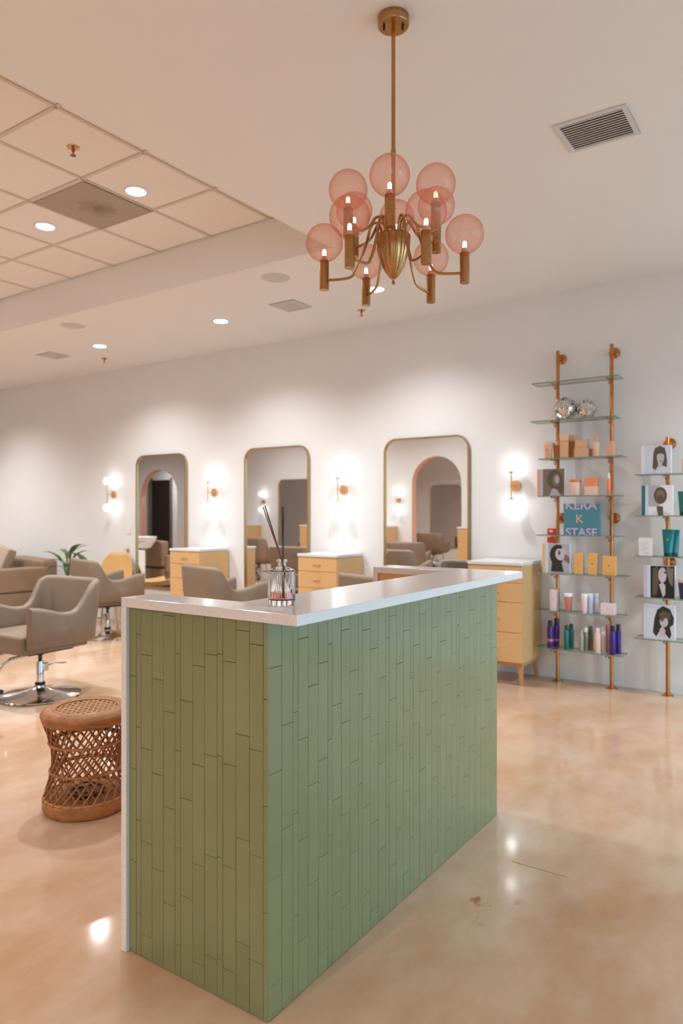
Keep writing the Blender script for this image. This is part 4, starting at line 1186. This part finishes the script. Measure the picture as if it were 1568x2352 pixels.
# shelf 7
pack('carton', 'pale pink carton with orange top on the seventh shelf', 'box', -1.820, -1.772, 0.170, S(7), 5.585, 0.075, 'pinkwhite', cap=('orange_pack', 0.004), marks=(('K', 0.016, 0, 0.09, 'orange_pack'),))
jar('rosy translucent bottle with pale cap on the seventh shelf', -1.681, 5.612, S(7), 0.033, 0.145, 'rosewood', 'cap_white', 0.62, cat='bottle', name='shampoo_bottle', marks=(('K', 0.016, 0.075, 'orange_pack'),))
for k in range(3):
    jar(['pale lilac tapered bottle at the front of its row of three', 'pale lilac tapered bottle in the middle of its row of three', 'pale lilac tapered bottle at the back of its row of three'][k],
        -1.552+0.030*k, 5.590+0.047*k, S(7), 0.0235, 0.150, 'pinkwhite' if k == 0 else 'bluewhite', 'cap_white', 0.66, group='pale lilac bottles', cat='bottle', name='shampoo_bottle')
pack('carton', 'low pale pink carton in front of the second pole', 'box', -1.430, -1.328, 0.085, S(7), 5.585, 0.07, 'pinkwhite', marks=(('K', 0.016, 0, 0.045, 'orange_pack'),))
# shelf 8
can('purple spray can in front at the chest end of the bottom shelf', -1.821, 5.600, S(8), 0.0235, 0.213, 'purple', 'purple_cap', 'purple spray cans', ((0.050, 0.072, 0.0236, 'violet_print'),))
can('purple spray can behind at the chest end of the bottom shelf', -1.790, 5.660, S(8), 0.0235, 0.226, 'purple', 'purple_cap', 'purple spray cans', ((0.050, 0.066, 0.0236, 'violet_print'),))
can('teal spray can in front on the bottom shelf', -1.691, 5.600, S(8), 0.0205, 0.188, 'teal_can', 'teal_cap', 'teal spray cans')
can('teal spray can behind on the bottom shelf', -1.672, 5.655, S(8), 0.0195, 0.194, 'teal_can', 'teal_cap', 'teal spray cans')
for k in range(3):
    can(['silver bottle at the front of the silver row', 'grey bottle in the middle of the silver row', 'olive grey bottle at the back of the silver row'][k], -1.575+0.023*k, 5.590+0.044*k, S(8), 0.019, 0.168+0.010*k, ['silver_pack', 'silver_pack', 'greyolive'][k], ['silver_pack', 'cap_white', 'greyolive'][k], 'silver bottles')
for k in range(3):
    can(['blush white bottle at the front of the white row', 'white bottle in the middle of the white row', 'rose bottle at the back of the white row'][k], -1.452+0.026*k, 5.590+0.046*k, S(8), 0.0205, 0.190+0.007*k, ['blush', 'pinkwhite', 'rosewood'][k], ['pinkwhite', 'pinkwhite', 'rosewood'][k], 'white bottles')
can('purple spray can in front of the second pole', -1.343, 5.590, S(8), 0.0220, 0.216, 'purple', 'purple_cap', 'purple spray cans')
can('purple spray can behind, past the second pole', -1.316, 5.645, S(8), 0.0205, 0.222, 'purple', 'purple_cap', 'purple spray cans')
# unit 2
display_book('display block with fringed long-hair portrait on the top shelf of the short unit', -1.137, -0.937, 0.206, U(1), 'paper', 'page_pale', art_fringe)
pack('carton', 'orange carton cut by the frame edge on the short unit', 'box', -0.864, -0.790, 0.107, U(1), 5.585, 0.05, 'orange_pack')
display_book('display block with teal edge and back-of-head portrait', -1.134, -0.925, 0.219, U(2), 'spine_teal', 'page_pale', art_back)
tube_pack('pale teal squeeze tube beside the back-of-head portrait', -0.858, 5.61, U(2), 0.080, 0.05, 0.174, 'teal_can', 'teal_cap')
pc = thing('price_card', 'small white printed card standing on the short unit', 'card', (-1.113, 5.60, U(3)))
bbox('sheet', -0.047, 0.047, 0, 0.004, 0, 0.132, 'paper', pc)
for k in range(6): bbox('printed_line', -0.034, 0.026-0.01*(k % 3), -0.0006, 0, 0.098-0.012*k, 0.1005-0.012*k, 'card_ink', pc)
bbox('printed_line', -0.012, 0.022, -0.0006, 0, 0.018, 0.023, 'card_ink', pc)
bbox('stand', -0.03, 0.03, 0.004, 0.04, 0, 0.004, 'cap_white', pc)
tube_pack('deep teal squeeze tube in front on the middle shelf of the short unit', -0.960, 5.600, U(3), 0.082, 0.05, 0.195, 'teal_tube', 'teal_cap', 'deep teal tubes', (('K', 0.022, 0.12, 'gold_print'),))
tube_pack('deep teal squeeze tube behind its twin on the middle shelf', -0.930, 5.660, U(3), 0.078, 0.045, 0.192, 'teal_tube', 'teal_cap', 'deep teal tubes')
display_book('display block with lilac edge and dark long-haired portrait', -1.120, -0.912, 0.231, U(4), 'spine_lilac', 'page_pale', art_dark)
jar('navy bottle with pale cap cut by the frame edge', -0.852, 5.61, U(4), 0.044, 0.143, 'navy', 'peach_light', 0.72, cat='bottle', name='shampoo_bottle')
display_book('display block with wavy-haired portrait on the lowest shelf of the short unit', -1.120, -0.911, 0.250, U(5), 'spine_grey', 'page_pale', art_wave)
# fire alarm pull on the wall
fa = thing('fire_alarm_pull', 'red and white fire alarm pull station on the wall behind the shelves', 'alarm', (-1.879, WY, 1.107))
bbox('housing', -0.033, 0.033, -0.030, 0, 0, 0.118, 'red', fa, 0.004, 2)
bbox('pull_bar', -0.026, 0.026, -0.040, -0.030, 0.048, 0.066, 'white', fa, 0.003, 2)
bbox('label_plate', -0.014, 0.014, -0.0315, -0.030, 0.088, 0.104, 'white', fa)

# wall plates by the far mirror
wp = thing('wall_switch', 'white wall plate beside the far mirror', 'switch', (-7.162, WY, 1.09))
bbox('plate', -0.04, 0.04, -0.007, 0, 0, 0.12, 'white', wp, 0.003, 2); bbox('toggle', -0.008, 0.008, -0.014, -0.007, 0.045, 0.075, 'white', wp)
hk = thing('wall_hook', 'small brass hook on the wall below the white plate', 'hook', (-7.18, WY, 0.89))
ob('rosette', MB().lathe([(0.026, 0), (0.026, 0.006), (0.010, 0.010), (0.0, 0.010)], 20), 'brassmatte', hk, rot=(PI/2, 0, 0))
ob('peg', MB().tube([(0, -0.008, 0), (0, -0.035, 0), (0, -0.045, 0.015)], 0.006, 8), 'brassmatte', hk)

# ------------------------------------------------------------------ far corner furniture
# shell chair
mc = thing('shell_chair', 'mustard shell chair on slim wooden legs beside the far mirror', 'chair', (-7.13, 5.50, 0), math.radians(205))
vs, fs = [], []
nu, nv = 16, 14
for i in range(nu+1):
    s = i/nu
    for k in range(nv+1):
        u = k/nv*2-1
        if s < 0.45:
            q = s/0.45; yy = 0.24-0.42*q; zz = 0.44-0.02*math.sin(PI*q)+0.05*u*u; hw = 0.19+0.035*math.sin(PI*q*0.6)
        else:
            q = (s-0.45)/0.55; yy = -0.18-0.11*q**0.8; zz = 0.44+0.42*q; hw = 0.225*math.sqrt(max(0.0, 1-(q*0.93)**3.2))+0.004
            yy += 0.07*u*u*(1-0.5*q)
        vs.append((u*hw, yy, zz+(0.02*(1-s*2)*u*u if s < 0.5 else 0)))
for i in range(nu):
    for k in range(nv):
        a = i*(nv+1)+k; fs.append((a, a+1, a+nv+2, a+nv+1))
sh_me = MB().add(vs, fs).mesh('shell', 60)
so = ob('shell', sh_me, 'mustard', mc)
md = so.modifiers.new('thickness', 'SOLIDIFY'); md.thickness = 0.014
for sx in (-1, 1):
    for sy in (-1, 1):
        ob('leg', MB().tube([(sx*0.11, sy*0.10-0.01, 0.43), (sx*0.21, sy*0.20-0.01, 0.0)], [0.014, 0.008], 10), 'woodleg', mc)
ob('under_frame', MB().tube([(-0.12, -0.11, 0.415), (0.12, 0.09, 0.415)], 0.008, 8).tube([(-0.12, 0.09, 0.415), (0.12, -0.11, 0.415)], 0.008, 8), 'black', mc)
# plant
pl = thing('potted_plant', 'leafy green plant in a tall pale pot behind the chair', 'plant', (-7.74, 5.36, 0))
ob('pot', MB().lathe([(0.11, 0), (0.13, 0.01), (0.135, 0.54), (0.14, 0.56), (0.125, 0.56), (0.12, 0.53), (0, 0.53)], 32), 'pot', pl)
rl = random.Random(11)
def leaf_mesh(L, W, droop):
    vs, fs = [], []
    for i in range(8):
        t = i/7; w = W*math.sin(PI*min(1, t*0.96+0.03))**0.8
        x = L*t*math.cos(droop*t*0.5); z = -L*droop*t*t*0.5
        vs += [(x, -w/2, z+0.15*w), (x, 0, z), (x, w/2, z+0.15*w)]
    for i in range(7):
        a = i*3; fs += [(a, a+3, a+4, a+1), (a+1, a+4, a+5, a+2)]
    return MB().add(vs, fs).mesh('leaf', 60)
lm = [leaf_mesh(0.30, 0.085, d) for d in (0.5, 0.9, 1.3)]
for k in range(16):
    a = rl.uniform(0, 2*PI); tilt = rl.uniform(-1.15, 0.15)
    h = rl.uniform(0.62, 0.86)
    stem = ob('stem', MB().tube([(0, 0, 0.53), (0.05*math.cos(a), 0.05*math.sin(a), h)], 0.005, 6), 'leaf', pl)
    lf = ob('leaf', lm[k % 3], 'leaf', stem, (0.05*math.cos(a), 0.05*math.sin(a), h), rot=(rl.uniform(-0.3, 0.3), tilt, a))
    s = rl.uniform(0.7, 1.1); lf.scale = (s, s, s)
# sofa
sf = thing('lounge_sofa', 'brown low lounge sofa in the back corner with a cushion', 'sofa', (-9.02, 5.28, 0), math.radians(180-8))
ob('base', cushion(-0.72, 0.72, -0.36, 0.36, 0.06, 0.36, 0.0, 0.03), 'sofa', sf)
ob('seat_cushion', cushion(-0.60, 0.60, -0.20, 0.38, 0.36, 0.49, 0.02, 0.05), 'sofa', sf)
ob('backrest', cushion(-0.72, 0.72, -0.40, -0.20, 0.36, 0.74, 0.03, 0.07), 'sofa', sf)
for s in (-1, 1): ob('armrest', cushion(s*0.66-0.075, s*0.66+0.075, -0.30, 0.37, 0.36, 0.655, 0.01, 0.05), 'sofa', sf)
for sx in (-0.62, 0.62):
    for sy in (-0.28, 0.28): ob('foot', MB().lathe([(0.02, 0), (0.028, 0.06)], 12), 'woodleg', sf, (sx, sy, 0))
pw_ = tag(ob('throw_pillow', cushion(-0.24, 0.24, -0.07, 0.07, -0.22, 0.22, 0.0, 0.065), 'pillow', None, (-9.10, 5.22, 0.715), rot=(-0.30, 0.25, 0.10)), 'beige linen throw pillow leaning on the brown sofa', 'pillow')
# shampoo stations, seen in the far mirror
def shampoo(x, y, label, lb2):
    t = thing('shampoo_basin', label, 'basin', (x, y, 0))
    ob('pedestal', bevel_mesh(MB().box(-0.16, 0.16, 0.05, 0.35, 0, 0.70).mesh('p', 0), 0.02, 2), 'white', t)
    ob('bowl', MB().lathe([(0.05, 0.70), (0.16, 0.74), (0.24, 0.86), (0.26, 0.93), (0.245, 0.93), (0.20, 0.86), (0.08, 0.78), (0.0, 0.775)], 36), 'porcelain', t)
    ob('tap', MB().tube([(0.0, 0.22, 0.90), (0.0, 0.22, 1.0), (0.0, 0.12, 1.02), (0.0, 0.08, 0.97)], 0.012, 8), 'chrome', t)
    c = thing('shampoo_chair', lb2, 'chair', (x, y-0.52, 0))
    ob('base', cushion(-0.26, 0.26, -0.35, 0.26, 0.08, 0.36, 0, 0.03), 'sofa', c)
    ob('seat', cushion(-0.25, 0.25, -0.36, 0.20, 0.36, 0.48, 0.02, 0.04), 'sofa', c)
    ob('backrest', cushion(-0.26, 0.26, 0.14, 0.27, 0.40, 0.84, 0.02, 0.05), 'sofa', c)
    for s in (-1, 1): ob('armrest', cushion(s*0.29-0.04, s*0.29+0.04, -0.30, 0.24, 0.30, 0.60, 0.01, 0.03), 'sofa', c)
shampoo(-9.9, 3.3, 'white shampoo basin past the frame, nearer of two', 'brown shampoo chair before the nearer basin')
shampoo(-10.9, 3.3, 'white shampoo basin past the frame, farther of two', 'brown shampoo chair before the farther basin')
# plant on the partition chest (mirror 2)
p2 = thing('potted_plant', 'small bushy plant in a pot on the partition chest', 'plant', (-8.55, 0.04, 1.101))
ob('pot', MB().lathe([(0.05, 0), (0.07, 0.08), (0.065, 0.085), (0.0, 0.075)], 20), 'pot', p2)
for k in range(22):
    a = rl.uniform(0, 2*PI)
    lf = ob('leaf', lm[k % 3], 'leaf', p2, (0.02*math.cos(a), 0.02*math.sin(a), 0.08+rl.uniform(0, 0.09)), rot=(0, rl.uniform(-1.2, 0.3), a)); s = rl.uniform(0.45, 0.65); lf.scale = (s, s, s)
